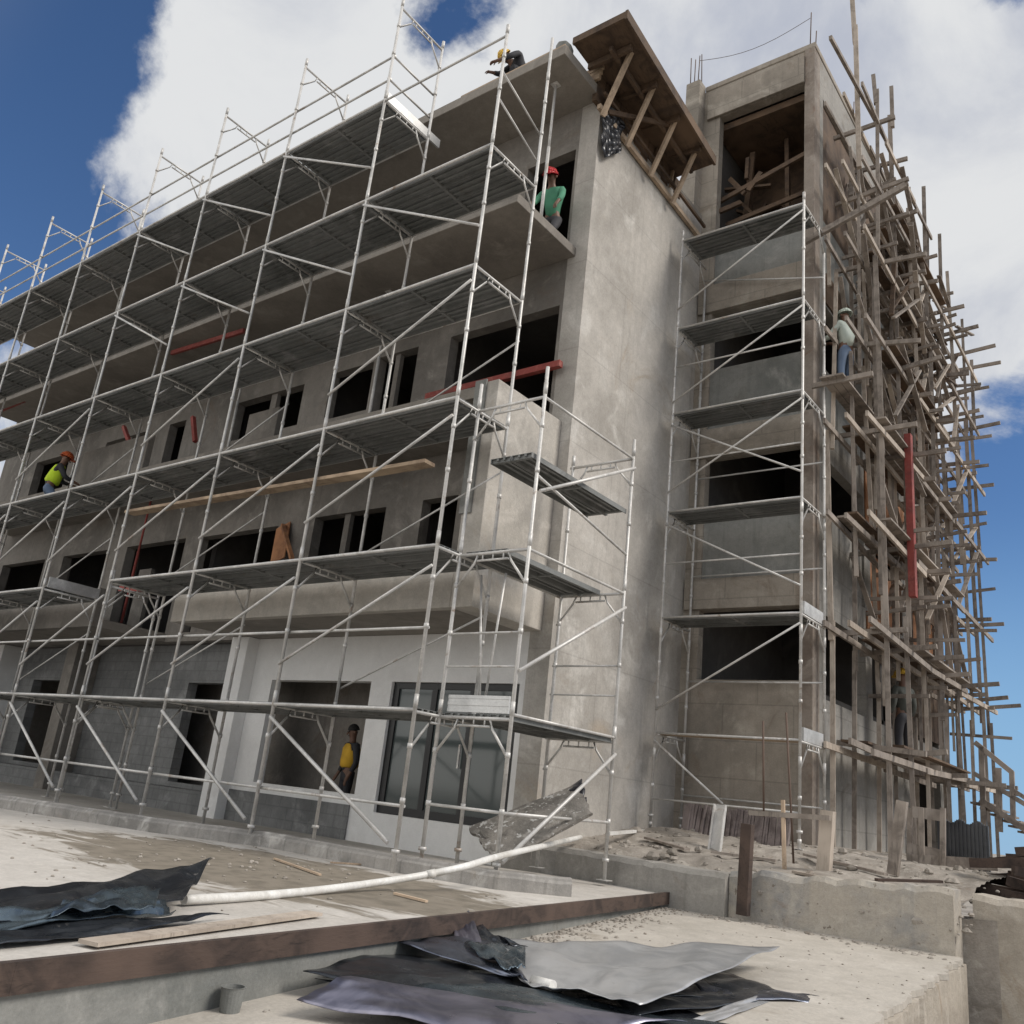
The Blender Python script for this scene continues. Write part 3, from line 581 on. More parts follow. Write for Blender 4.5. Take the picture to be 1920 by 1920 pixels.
def jag(pts, step, amp):
    out = []
    for (x0, y0), (x1, y1) in zip(pts, pts[1:]):
        n = int(math.hypot(x1 - x0, y1 - y0) / step)
        for k in range(n):
            t = k / n; y = y0 + (y1 - y0) * t; out.append((x0 + (x1 - x0) * t + amp * (noise.noise(Vector((y * 2.3, amp * 40, 0))) * 1.1 + noise.noise(Vector((y * 9, amp * 70, 3))) * .8), y))
    return out + [pts[-1]]
RE = jag(RE0, .05, .07)
low = [(3.86, -9.5)] + [(x + .004, y) for x, y in EDGE[:]] + [(1.9, 3.25), (2.6, 3.25)] + RE[::-1] + [(6.6, -9.5)]
tag(MB().prism(low, lambda x, y: zl(x, y) - .05, zl).build('lower_slab', 'slab', None), kind='structure')
RE2 = jag([(x + .03, y) for x, y in RE0], .06, .045)
low2 = [(3.86, -9.5)] + [(x + .004, y) for x, y in EDGE[:]] + [(1.9, 3.25), (2.6, 3.25)] + RE2[::-1] + [(6.6, -9.5)]
tag(MB().prism(low2, -.895, lambda x, y: zl(x, y) - .053).build('slab_edge_wall', 'rough', None), kind='structure')
# terrace of rubble in front of the pier and tower
def terr(x, y):
    t = max(0, min(1, (y - 3.1) / 2.6)); z = .6 + .33 * t - max(0, x - 2.2) * .03
    z += .075 * noise.noise(Vector((x * 1.3, y * 1.3, 3))) + .04 * noise.noise(Vector((x * 5, y * 5, 1)))
    z -= .16 * (1 - max(0, min(1, (y - 3.27) / .4)))
    return z
def tfn(s, t):
    x = -.3 + s * 5.28; y = 3.27 + t * 14; return (x, y, terr(x, y))
tag(grid_sheet('rubble_terrace', tfn, 'rubble', 90, 150), kind='structure')
def wallstrip(name, pts, z0f, z1f, th, mat, label, jag=0, seed=1):
    m = MB(); rg = random.Random(seed); P = []
    for (x0, y0), (x1, y1) in zip(pts, pts[1:]):
        n = max(1, int(math.hypot(x1 - x0, y1 - y0) / .12)); P += [(x0 + (x1 - x0) * k / n, y0 + (y1 - y0) * k / n) for k in range(n)]
    P.append(pts[-1]); n = len(P); i0 = len(m.v)
    for k, (x, y) in enumerate(P):
        j = rg.uniform(-jag, jag); ax, ay = P[min(k + 1, n - 1)][0] - P[max(k - 1, 0)][0], P[min(k + 1, n - 1)][1] - P[max(k - 1, 0)][1]; l = math.hypot(ax, ay); nx, ny = -ay / l, ax / l
        d = rg.uniform(-jag, jag) * .3
        m.v += [Vector((x, y, z0f(x, y))), Vector((x + nx * d, y + ny * d, z1f(x, y) + j - .06)), Vector((x + nx * (.05 + d), y + ny * (.05 + d), z1f(x, y) + j)), Vector((x + nx * th, y + ny * th, z1f(x, y) + j * .6)), Vector((x + nx * th, y + ny * th, z0f(x, y)))]
    for k in range(n - 1):
        for q in range(4): a = k * 5 + q; m.f.append([a, a + 5, a + 6, a + 1]); m.sm.append(False)
    m.f.append([0, 1, 2, 3, 4]); m.f.append([(n - 1) * 5 + q for q in (4, 3, 2, 1, 0)]); m.sm += [False, False]
    o = m.build(name, mat); return tag(o, label, 'wall')
wallstrip('block_curb', [(-14, -2.85), (-6.69, -1.28), (-3.79, -.62), (-2.3, .1), (-.05, .1), (1.25, .28), (1.8, .85)], lambda x, y: .1, lambda x, y: .425 + .0 * x, .14, 'curb', 'low grey block curb running behind the feet of the front scaffold posts', .006, 2)
wallstrip('terrace_wall', [(-.75, 2.7), (.1, 3.02), (2.55, 3.0)], lambda x, y: .05, lambda x, y: .6 - .01 * x, .45, 'towerside', 'low grey retaining wall below the rubble in front of the pier', .012, 3)
wallstrip('retaining_wall', [(2.56, 3.1), (3.8, 3.16), (5.0, 3.2)], lambda x, y: -.1, lambda x, y: .625 + .045 * (x - 2.5), .42, 'retwall', 'rough broken-topped concrete retaining wall at the back of the lower slab', .035, 4)
wallstrip('earth_wall', [(at(1826, 1750, y=3.75).x, 3.75), (6.2, 3.75), (9.5, 3.9)], lambda x, y: -.9, lambda x, y: .7, .6, 'rough', 'brown stained concrete wall at the right edge beyond the gap', .02, 6)
# stones of the rubble
rg = random.Random(21)
def stone(m, x, y, z, s):
    i = len(m.v); pts = []
    for a in range(3):
        for k in range(6):
            th = k * math.pi / 3 + rg.uniform(-.3, .3); r = s * (.75, 1, .55)[a] * rg.uniform(.7, 1.2); pts.append((x + r * math.cos(th), y + r * math.sin(th), z + s * (-.35, .1, .55)[a] * rg.uniform(.8, 1.2)))
    m.v += [Vector(q) for q in pts]
    for a in range(2):
        for k in range(6): m.f.append([i + a * 6 + k, i + a * 6 + (k + 1) % 6, i + a * 6 + 6 + (k + 1) % 6, i + a * 6 + 6 + k]); m.sm.append(False)
    m.f.append([i + 12 + k for k in range(6)]); m.f.append([i + k for k in range(6)][::-1]); m.sm += [False, False]
st = MB()
for k in range(420):
    x, y = rg.uniform(-.1, 5.2), rg.uniform(3.15, 7) if k % 3 else rg.uniform(3.12, 3.6); 
    if x > 2.3 and y > 6.9: continue
    stone(st, x, y, terr(x, y), min(.11, .016 * math.exp(abs(rg.gauss(0, .75)))))
for k in range(120): x, y = rg.uniform(1.9, 5.0), 3.0 - abs(rg.gauss(0, .14)); stone(st, x, y, zl(x, y), rg.uniform(.01, .035))
for k in range(170):
    x = rg.uniform(2.8, 5.2); y = rg.uniform(-4.3, 3); stone(st, x, y, zl(x, y), rg.uniform(.005, .016))
for k in range(380):
    y = rg.uniform(-1.5, 2.9); ex = 2.58 + (1.75 - 2.58) * (y + 2.8) / 5.7; x = ex + .05 + abs(rg.gauss(0, .2)); stone(st, x, y, zl(x, y), rg.uniform(.006, .03))
for k in range(150):
    x = rg.uniform(-6, 2); y = rg.uniform(-5, .0); stone(st, x, y, .248, rg.uniform(.005, .02))
for k in range(60):
    x = rg.gauss(-.6, 1.2); y = rg.gauss(-1.6, .6)
    if x < 1.8 and y < -.1: stone(st, x, y, .25, rg.uniform(.01, .03))
tag(st.build('gravel', 'rubble'), 'scattered stones and broken mortar', 'gravel', kind='stuff')
for i, (u, v, s) in enumerate(((1225, 1592, .12), (1262, 1588, .09), (1175, 1580, .08), (1310, 1600, .07), (1600, 1640, .08))):
    yy = 3.5 + .25 * i; q = at(u, v, y=yy); m = MB(); stone(m, q.x, yy, terr(q.x, yy) + .03, s)
    tag(m.build('concrete_chunk', 'rubble', None, .008), ('largest broken concrete chunk on the rubble in front of the pier', 'middling concrete chunk just right of the largest chunk', 'small concrete chunk on the rubble nearest the white lath', 'small concrete chunk below the grey metal stud', 'concrete chunk at the foot of the timber scaffold corner')[i], 'rubble chunk', 'broken concrete chunks on the rubble')
for i, (x, y, x2, y2) in enumerate(((2.9, 4.7, 4.0, 4.4), (3.1, 3.75, 4.4, 3.6), (4.0, 4.0, 4.6, 4.5), (.6, 4.6, 1.5, 4.1), (1.9, 4.0, 2.7, 4.2))):
    a, b = Vector((x, y, terr(x, y) + .04)), Vector((x2, y2, terr(x2, y2) + .05))
    tag(MB().bar(a, b, .1, .03).build('scrap_board', ('pole', 'polepale', 'darkwood', 'pole', 'pole')[i]), ('grey scrap board on the rubble at the foot of the timber scaffold', 'pale scrap board behind the retaining wall', 'dark scrap board near the leaning grey stake', 'scrap board below the metal stud by the pier', 'scrap board between the reddish stake and the pale square stake')[i], 'board', 'scrap boards on the rubble')
# timber edge board, pale boards, pipe, pot
bdm = MB(); bp_ = [Vector((3.36, -8.5, .195)), Vector((3.0, -5.5, .19)), Vector((2.58, -2.8, .19)), Vector((1.78, 3.0, .205))]
for a, b in zip(bp_, bp_[1:]): bdm.bar(a + Vector((.03, 0, 0)), b + Vector((.03, 0, 0)), .045, .135)
tag(bdm.build('edge_board', 'darkwood'), 'long dark reddish timber board standing along the step edge of the forecourt', 'board')
a, b = at(165, 1768, z=.27), at(590, 1712, z=.27); tag(MB().bar(a, b, .13, .02).build('pale_plank', 'polepale'), 'pale plank lying flat behind the dark edge board', 'plank')
pts = [at(u, v, z=z) for u, v, z in ((345, 1687, .29), (480, 1680, .28), (600, 1669, .28), (720, 1653, .33), (800, 1640, .4), (870, 1625, .49), (930, 1607, .57), (1010, 1588, .66), (1088, 1570, .74))]
pp_ = []
for k in range(len(pts) - 1):
    p0, p1, p2, p3 = pts[max(k - 1, 0)], pts[k], pts[k + 1], pts[min(k + 2, len(pts) - 1)]
    for s in range(5):
        t = s / 5; pp_.append(.5 * ((2 * p1) + (p2 - p0) * t + (2 * p0 - 5 * p1 + 4 * p2 - p3) * t * t + (3 * p1 - p0 - 3 * p2 + p3) * t ** 3))
pp_.append(pts[-1]); tag(MB().tube(pp_, .033, 12).tube(pp_[20:22], .039, 12).build('pvc_pipe', 'pvc'), 'long bent white plastic pipe lying on the forecourt and rising to the right', 'pipe')
q = at(430, 1897, z=zl(0, -4.2)); m = MB(); R0 = .062
for r0, z0, r1, z1 in ((.055, .0, .066, .12), (.066, .12, .07, .125), (.07, .125, .06, .125), (.06, .125, .052, .03)):
    n = 20
    for k in range(n):
        a, b = 2 * math.pi * k / n, 2 * math.pi * (k + 1) / n
        m.face([(q.x + r0 * math.cos(a), q.y + r0 * math.sin(a), q.z + z0), (q.x + r0 * math.cos(b), q.y + r0 * math.sin(b), q.z + z0), (q.x + r1 * math.cos(b), q.y + r1 * math.sin(b), q.z + z1), (q.x + r1 * math.cos(a), q.y + r1 * math.sin(a), q.z + z1)], True)
m.face([(q.x + .054 * math.cos(a), q.y + .054 * math.sin(a), q.z + .03) for a in (2 * math.pi * k / 20 for k in range(20))])
tag(m.build('round_tin', 'infill'), 'small grey round tin at the foot of the step', 'tin')
for i, (u, v, u2, v2) in enumerate(((515, 1610, 600, 1640), (620, 1617, 700, 1622), (740, 1675, 800, 1690))):
    a, b = at(u, v, z=.26), at(u2, v2, z=.26); tag(MB().bar(a, b, .03, .018).build('batten', 'formpale'), ('thin pale batten lying askew on the damp forecourt', 'thin straight batten near the curb left of the corner post', 'short batten in front of the white pipe')[i], 'batten', 'loose battens on the forecourt')

# ------------------------------------------------------------------ sheet metal piles
def bez(p, t):
    """surface from 4 corner points + optional mid lifts"""
    pass
def sheet_obj(corners, mat, label, bend=0, ripple=.01, seed=0, nx=26, ny=18, mid=(0, 0, 0), name='metal_sheet', curl=None):
    a, b, c, d = [Vector(q) for q in corners]; md = Vector(mid)
    def f(s, t):
        p = a.lerp(b, s).lerp(d.lerp(c, s), t); w_ = math.sin(math.pi * s) * math.sin(math.pi * t)
        p = p + md * w_; p.z += bend * math.sin(math.pi * s) * (1 - .5 * t) + ripple * 2.2 * noise.noise(Vector((s * 3 + seed, t * 3, seed))) + ripple * noise.noise(Vector((s * 8 + seed, t * 6, seed + 4)))
        if curl: p.z += curl[0] * max(0, s - curl[1]) ** 2 + curl[2] * max(0, (1 - curl[3]) - s) ** 2
        return p
    o = grid_sheet(name, f, mat, nx, ny); o.modifiers.new('thick', 'SOLIDIFY').thickness = .004
    return tag(o, label, 'metal sheet', 'scrap metal sheets on the slabs')
Z = lambda u, v, z: at(u, v, z=z - .1)
sheet_obj([Z(925, 1758, .2), Z(1462, 1774, .31), Z(1200, 1884, .2), Z(985, 1838, .2)], 'sheetgrey', 'large bright grey metal sheet on top of the right pile', 0, .03, 1, mid=(0, 0, -.05), nx=40, ny=30)
sheet_obj([Z(733, 1766, .2), Z(945, 1768, .17), Z(990, 1840, .17), Z(960, 1832, .16)], 'sheetblue', 'pointed blue black metal sheet left of the bright grey one', .03, .01, 2)
sheet_obj([Z(870, 1768, .22), Z(985, 1775, .24), Z(985, 1815, .225), Z(942, 1815, .225)], 'sheetteal', 'small wrinkled pale blue sheet in the fold of the pile', .01, .02, 9)
sheet_obj([Z(846, 1705, .34), Z(885, 1712, .34), Z(905, 1772, .2), Z(852, 1764, .2)], 'sheetlilac', 'lilac sheet corner folded upright at the back of the pile', .0, .01, 3)
sheet_obj([Z(885, 1722, .28), Z(960, 1772, .2), Z(1010, 1780, .17), Z(890, 1772, .18)], 'sheetblack', 'black triangular scrap behind the lilac sheet', .0, .015, 4)
sheet_obj([Z(568, 1820, .16), Z(760, 1790, .12), Z(1330, 1870, .1), Z(820, 1880, .1)], 'sheetblack', 'long black metal sheet in the middle of the right pile', .03, .012, 5)
sheet_obj([Z(1285, 1830, .12), Z(1330, 1815, .1), Z(1602, 1886, .09), Z(1330, 1872, .1)], 'sheetblue', 'narrow dark sheet pointing right from under the grey one', .02, .01, 6)
sheet_obj([Z(1120, 1845, .13), Z(1370, 1825, .13), Z(1490, 1868, .1), Z(1190, 1905, .11)], 'sheetblack', 'dark sheet lying under the right half of the bright sheet', .0, .015, 7)
sheet_obj([Z(1290, 1912, .09), Z(1440, 1858, .12), Z(1475, 1866, .1), Z(1330, 1918, .085)], 'sheetgrey', 'narrow pale sliver of sheet at the front right of the pile', .0, .006, 8)
sheet_obj([Z(556, 1874, .1), Z(720, 1840, .17), Z(1290, 1915, .13), Z(1000, 1960, .08)], 'sheetlilac', 'curved lilac metal sheet at the front of the right pile', .06, .012, 10)
sheet_obj([Z(700, 1856, .15), Z(1000, 1856, .15), Z(1420, 1935, .09), Z(1100, 1965, .08)], 'sheetteal', 'teal edged sheet lying across the lilac one', .04, .012, 11)
sheet_obj([Z(590, 1835, .1), Z(1100, 1835, .08), Z(1400, 1930, .07), Z(900, 1950, .07)], 'sheetblack', 'lowest black sheet under the right pile', .0, .01, 12)
m = MB(); q = Z(1020, 1845, .17); m.tube([q + Vector((-.1, .02, 0)), q + Vector((.09, -.03, .01))], .032, 12); tag(m.build('paper_roll', 'pvc'), 'small white roll lying under the bright sheet edge', 'roll')
Z = lambda u, v, z: at(u, v, z=z)
sheet_obj([Z(-160, 1700, .32), Z(395, 1622, .42), Z(340, 1702, .28), Z(-160, 1760, .3)], 'sheetblack', 'glossy black sheet with raised tip on the left pile', .02, .03, 13, curl=(.3, .6, 0, 0))
sheet_obj([Z(-160, 1738, .33), Z(290, 1690, .34), Z(330, 1706, .3), Z(-160, 1775, .28)], 'sheetteal', 'dark teal curved sheet in the middle of the left pile', .03, .03, 14)
sheet_obj([Z(-160, 1750, .29), Z(430, 1714, .28), Z(200, 1752, .27), Z(-160, 1792, .265)], 'sheetblack', 'lowest black sheet of the left pile beside the pale plank', .01, .02, 15)
sheet_obj([Z(120, 1690, .37), Z(300, 1668, .4), Z(290, 1702, .35), Z(90, 1720, .34)], 'sheetteal', 'small bowed bluish sheet on the left pile', .04, .02, 16)

# ------------------------------------------------------------------ debris by the pier
def crumple(s, t):
    a, b, c, d = at(882, 1556, y=1.4), at(1080, 1478, y=2.35), at(1112, 1528, y=2.0), at(935, 1625, y=1.1)
    p = a.lerp(b, s).lerp(d.lerp(c, s), t); n = noise.noise(Vector((s * 6, t * 5, 2))) * .06 + noise.noise(Vector((s * 15, t * 12, 5))) * .03
    return (p.x + n * .4, p.y + n - .1 * math.sin(math.pi * s) * math.sin(math.pi * t), p.z + n * .5)
M['mud'] = surf('mud_stained', (.25, .23, .205), (.15, .14, .125), (.36, .34, .31), (.1, .09, .085), scale=4, bump=.8, spots=(14, .6, (.5, .49, .47)))
o = grid_sheet('muddy_sheet', crumple, 'mud', 40, 30, smooth=False); o.modifiers.new('t', 'SOLIDIFY').thickness = .05
tag(o, 'crumpled mud stained slab of debris leaning by the white wall', 'debris')
def bag(s, t):
    a, b, c, d = at(1040, 1500, y=2.3), at(1092, 1462, y=2.4), at(1100, 1505, y=2.2), at(1062, 1515, y=2.2)
    p = a.lerp(b, s).lerp(d.lerp(c, s), t); n = noise.noise(Vector((s * 5, t * 5, 8))) * .08
    return (p.x, p.y - .12 * math.sin(math.pi * s) * math.sin(math.pi * t) + n, p.z + n)
o = grid_sheet('black_bag', bag, 'tarp', 14, 14); o.modifiers.new('t', 'SOLIDIFY').thickness = .02; tag(o, 'black plastic bag on top of the muddy debris', 'bag')
a, b = at(1140, 1563, z=.85), at(1258, 1553, z=.95); tag(MB().bar(a, b, .06, .04).build('white_lath', 'pvc'), 'white lath lying on the rubble at the foot of the pier', 'lath')
# posts, studs, rods in the rubble
def postobj(u, v, u2, v2, y, w_, mat, name, label, cat, tube=False):
    a, b = at(u, v, y=y), at(u2, v2, y=y); m = MB(); m.tube([a, b], w_ / 2, 6) if tube else m.bar(a, b, w_, w_ * .8, (0, 1, 0)); return tag(m.build(name, mat), label, cat)
postobj(1393, 1716, 1402, 1545, 2.93, .13, 'darkwood', 'timber_stake', 'thick reddish brown timber stake against the retaining wall', 'stake')
postobj(1545, 1636, 1553, 1520, 4.2, .16, 'polepale', 'timber_stake', 'pale square stake at the foot of the tower corner', 'stake')
postobj(1674, 1640, 1692, 1502, 5.0, .13, 'pole', 'timber_stake', 'leaning grey stake beside the low plank barrier', 'stake')
postobj(1471, 1630, 1468, 1500, 4.0, .045, 'formpale', 'timber_stake', 'thin pale upright lath between the two stakes', 'stake')
postobj(1405, 1524, 1556, 1534, 4.0, .06, 'pole', 'cross_batten', 'thin horizontal batten tied between the stakes in front of the tower', 'batten')
postobj(1432, 1532, 1431, 1352, 4.4, .03, 'rebar', 'steel_rod', 'rusty steel rod standing left in front of the tower wall', 'rod', True)
postobj(1489, 1640, 1474, 1336, 4.4, .03, 'rebar', 'steel_rod', 'taller rusty steel rod leaning in front of the tower corner', 'rod', True)
a, b = at(1340, 1606, y=4.6), at(1352, 1510, y=4.9); m = MB(); m.bar(a, b, .17, .02, (0, 1, 0)); m.bar(a + Vector((.08, -.03, 0)), b + Vector((.08, -.03, 0)), .02, .07, (0, 1, 0)); m.bar(a + Vector((-.08, -.03, 0)), b + Vector((-.08, -.03, 0)), .02, .07, (0, 1, 0))
tag(m.build('metal_stud', 'galv'), 'short grey metal channel standing upright in the rubble', 'metal stud')
lt = MB(); rg2 = random.Random(8)
for k in range(44):
    x = .35 + k * .042; z = terr(x, 6.2); hh = .42 + rg2.uniform(-.05, .05); y = 6.2 - .2 * k / 44 + rg2.uniform(-.02, .02)
    lt.bar((x, y, z - .05), (x + rg2.uniform(-.02, .02), y + .12, z + hh), rg2.uniform(.028, .045), rg2.uniform(.03, .07), (0, 1, 0))
tag(lt.build('lath_panel', wood('dirty_lath', (.24, .2, .19), (.13, .105, .1))), 'low ragged panel of dirty upright laths leaning on the tower base', 'lath panel')
pb = thing('plank_barrier', (3.1, 6.5, .7), 'low barrier of brown planks between the tower and the leaning stake', 'barrier')
for (u, v, u2, v2) in ((1700, 1612, 1870, 1622), (1710, 1522, 1770, 1530), (1700, 1590, 1765, 1604)):
    a, b = at(u, v, y=7), at(u2, v2, y=7.2); MB().bar(a, b, .04, .16).build('rail_plank', 'pole', pb)
for u in (1706, 1728, 1768): a, b = at(u, 1640, y=7.05), at(u, 1515, y=7.05); MB().bar(a, b, .07, .07, (0, 1, 0)).build('barrier_post', 'pole', pb)
fw_ = MB(); q0, q1 = at(1762, 1680, y=7.6), at(1852, 1545, y=7.6)
for k in range(26):
    x = q0.x + (q1.x - q0.x) * k / 26; fw_.box((x, 7.6 + (.02 if k % 2 else 0), .5), (x + (q1.x - q0.x) / 26 - .001, 7.64 + (.02 if k % 2 else 0), q1.z + .03 * math.sin(k * .7)))
tag(fw_.build('corrugated_fence', 'tarp'), 'dark corrugated sheet fence behind the timber scaffold feet', 'fence')
hp = MB(); rg3 = random.Random(4)
for k in range(46):
    x, y = rg3.uniform(5.0, 6.6), rg3.uniform(5.2, 7.4); a = rg3.uniform(-.5, .5); L = rg3.uniform(.25, .6); z = .66 + rg3.uniform(0, .7) * min(1, .45 + (x - 5) * .5)
    hp.bar((x - L * math.cos(a), y - L * math.sin(a), z), (x + L * math.cos(a), y + L * math.sin(a), z + rg3.uniform(-.2, .2)), .13, .11)
tag(hp.build('timber_heap', 'darkwood'), 'heap of dark offcuts and timber at the far right edge', 'timber heap')
tag(MB().prism([(4.7, 3.6), (5.9, 3.9), (5.9, 4.36), (4.7, 4.36)], -.89, lambda x, y: .5 + .08 * math.sin(x * 9)).build('dirt_fill', 'rubble'), kind='structure')
MBk = MB().prism([(5.2, 4.37), (11, 4.5), (11, 17), (5.2, 17)], -.9, .66); tag(MBk.build('bank', 'earth'), kind='structure')
sr = thing('timber_stair', (5.2, 14.5, 1), 'timber stair flight with handrail beyond the right end of the pole scaffold', 'stair')
for (u, v, u2, v2, t_) in ((1828, 1392, 1897, 1448, .1), (1897, 1446, 1900, 1540, .09), (1826, 1450, 1925, 1510, .09), (1900, 1482, 1960, 1520, .08), (1872, 1440, 1875, 1560, .1), (1838, 1500, 1930, 1560, .12), (1840, 1400, 1845, 1560, .1)):
    a, b = at(u, v, y=13.5), at(u2, v2, y=13.5); MB().bar(a, b, t_, t_).build('hand_rail' if v2 - v < 80 else 'stair_post', 'pole', sr)
for k in range(6): a = at(1838 + k * 18, 1505 + k * 11, y=13.5); MB().box((a.x - .2, 13.55, a.z - .03), (a.x + .2, 14.5, a.z + .01)).build('tread', 'pole', sr)

# ------------------------------------------------------------------ people
def skin(name, verts, edges, radii, mat, parent, root=0, sub=1):
    me = bpy.data.meshes.new(name); me.from_pydata([tuple(v) for v in verts], edges, []); o = bpy.data.objects.new(name, me); COL.objects.link(o)
    md = o.modifiers.new('skin', 'SKIN'); md.use_smooth_shade = True
    for i, r in enumerate(radii): me.skin_vertices[0].data[i].radius = (r, r) if not isinstance(r, tuple) else r; me.skin_vertices[0].data[i].use_root = (i == root)
    s = o.modifiers.new('sub', 'SUBSURF'); s.levels = sub; s.render_levels = sub
    dg = bpy.context.evaluated_depsgraph_get(); me2 = bpy.data.meshes.new_from_object(o.evaluated_get(dg)); me2.name = name
    o2 = bpy.data.objects.new(name, me2); me2.materials.clear(); me2.materials.append(mat); COL.objects.link(o2)
    bpy.data.objects.remove(o); me2.polygons.foreach_set('use_smooth', [True] * len(me2.polygons))
    adopt(o2, parent); return o2
def person(base, yaw, J, label, shirt, trousers, helmet=None, vest=None):
    """J: joints in metres in the figure's own frame (x right, y facing direction, z up)"""
    rz = Matrix.Rotation(yaw, 3, 'Z'); base = Vector(base); W = lambda p: base + rz @ Vector(p)
    root = thing('person', base, label, 'person')
    V, E, Rr = [], [], []; ix = {}
    def add(n, p, r, par=None):
        V.append(W(p)); Rr.append(r); ix[n] = len(V) - 1
        if par is not None: E.append((ix[par], ix[n]))
    g_ = lambda n: Vector(J[n])
    add('pelvis', g_('pelvis'), .12); add('waist', (g_('pelvis') * .55 + g_('chest') * .45), .105, 'pelvis'); add('chest', g_('chest'), .135, 'waist')
    add('neck', g_('neck'), .055, 'chest'); hd = g_('head'); add('jaw', g_('neck').lerp(hd, .55), .068, 'neck'); add('skull', hd, .095, 'jaw'); add('crown', hd + (hd - g_('neck')).normalized() * .07, .075, 'skull')
    for s in 'lr':
        sh, el, wr = g_('sh_' + s), g_('el_' + s), g_('wr_' + s); add('sh' + s, sh, .06, 'chest'); add('el' + s, el, .043, 'sh' + s); add('wr' + s, wr, .03, 'el' + s)
        d = (wr - el).normalized(); sd_ = d.cross(Vector((0, 0, 1))); sd_ = sd_.normalized() if sd_.length > .1 else Vector((1, 0, 0)); pn = sd_.cross(d)
        add('pm' + s, wr + d * .06, .032, 'wr' + s)
        for k, (o_, L) in enumerate(((-.028, .07), (-.01, .08), (.01, .078), (.028, .062))):
            add(f'f{s}{k}', wr + d * .1 + sd_ * o_, .0095, 'pm' + s); add(f'g{s}{k}', wr + d * (.1 + L * .55) + sd_ * o_ * 1.1 - pn * .012, .009, f'f{s}{k}'); add(f'h{s}{k}', wr + d * (.1 + L * .85) + sd_ * o_ - pn * .035, .008, f'g{s}{k}')
        add('t' + s, wr + d * .05 + sd_ * .045, .011, 'pm' + s); add('u' + s, wr + d * .09 + sd_ * .06 - pn * .02, .009, 't' + s)
        hp_, kn, an = g_('hip_' + s), g_('kn_' + s), g_('an_' + s); add('hp' + s, hp_, .085, 'pelvis'); add('kn' + s, kn, .057, 'hp' + s); add('an' + s, an, .038, 'kn' + s); add('to' + s, g_('toe_' + s), .035, 'an' + s)
    skin('body', V, E, Rr, M['skin'], root)
    # shirt, trousers, boots as clothing over the body
    sv, se, sr_ = [], [], []
    names = ['pelvis', 'waist', 'chest']; add2 = lambda p, r: (sv.append(p), sr_.append(r))
    for n in names: add2(V[ix[n]], Rr[ix[n]] * 1.16 + .008)
    se += [(0, 1), (1, 2)]
    up_ = (V[ix['neck']] - V[ix['chest']]); add2(V[ix['chest']] + up_ * .6, .085); se.append((2, 3))
    for s in 'lr':
        a = len(sv); add2(V[ix['sh' + s]], .077); add2(V[ix['el' + s]], .056); add2(V[ix['el' + s]].lerp(V[ix['wr' + s]], .75), .044); se += [(2, a), (a, a + 1), (a + 1, a + 2)]
    skin('shirt', sv, se, sr_, shirt, root, 0)
    tv, te, tr = [V[ix['pelvis']], V[ix['pelvis']].lerp(V[ix['waist']], .5)], [(0, 1)], [.142, .132]
    for s in 'lr':
        a = len(tv); tv += [V[ix['hp' + s]], V[ix['kn' + s]], V[ix['an' + s]].lerp(V[ix['kn' + s]], .12)]; tr += [.1, .073, .06]; te += [(0, a), (a, a + 1), (a + 1, a + 2)]
    skin('trousers', tv, te, tr, trousers, root, 0)
    for s in 'lr': skin('boot', [V[ix['an' + s]].lerp(V[ix['kn' + s]], .1), V[ix['an' + s]], V[ix['to' + s]]], [(0, 1), (1, 2)], [.055, .056, .05], M['black'], root, 0)
    # face
    top = (rz @ (hd - g_('neck'))).normalized(); f0 = rz @ Vector(J.get('face', (0, 1, 0))); f = (f0 - top * f0.dot(top)).normalized(); sdv = f.cross(top); H0 = W(hd)
    fm_ = MB(); fm_.tube([H0 + f * .075 + top * .01, H0 + f * .118 - top * .035], [.008, .017], 6); fm_.build('nose', M['skin'], root)
    for q in (-1, 1): 
        e = MB(); e.tube([H0 + f * .082 + sdv * .033 * q + top * .012, H0 + f * .092 + sdv * .033 * q + top * .012], .011, 8); e.build('eye', 'black', root)
        e = MB(); e.tube([H0 + sdv * .085 * q - top * .02, H0 + sdv * .1 * q + top * .015], [.02, .026], 6); e.build('ear', M['skin'], root)
    mo = MB(); mo.tube([H0 + f * .085 - top * .062 - sdv * .022, H0 + f * .092 - top * .062, H0 + f * .085 - top * .062 + sdv * .022], .007, 6); mo.build('mouth', M['darkwood'], root)
    if helmet:
        hm = MB(); n, rows = 18, 6; c = H0 + top * .045
        ring = lambda k: [c + (sdv * math.cos(t) * .122 + f * math.sin(t) * .142) * math.cos(k * math.pi / 2 / rows) + top * (.125 * math.sin(k * math.pi / 2 / rows)) for t in (2 * math.pi * j / n for j in range(n))]
        for k in range(rows):
            a, b = ring(k), ring(k + 1)
            for j in range(n): hm.face([a[j], a[(j + 1) % n], b[(j + 1) % n], b[j]], True)
        br = ring(0); out = [c + (p - c) * 1.1 + (f * .05 if (p - c).dot(f) > .05 else f * 0) - top * .008 for p in br]
        for j in range(n): hm.face([br[j], br[(j + 1) % n], out[(j + 1) % n], out[j]], True)
        h = hm.build('helmet', helmet, root); h.modifiers.new('t', 'SOLIDIFY').thickness = .006
        rgm = MB(); rgm.tube([c + f * math.cos(t) * .13 + top * (.128 * math.sin(t) + .004) for t in (math.pi * j / 10 for j in range(1, 10))], .012, 6); rgm.build('helmet_ridge', helmet, h)
    else:
        hm = MB(); n, rows = 16, 6; c = H0 + top * .03 - f * .01
        for k in range(rows):
            for j in range(n):
                q_ = lambda kk, jj: c + (sdv * math.cos(2 * math.pi * jj / n) + f * math.sin(2 * math.pi * jj / n)) * (.106 * math.cos(kk * math.pi / 2 / rows)) + top * .115 * math.sin(kk * math.pi / 2 / rows)
                hm.face([q_(k, j), q_(k, j + 1), q_(k + 1, j + 1), q_(k + 1, j)], True)
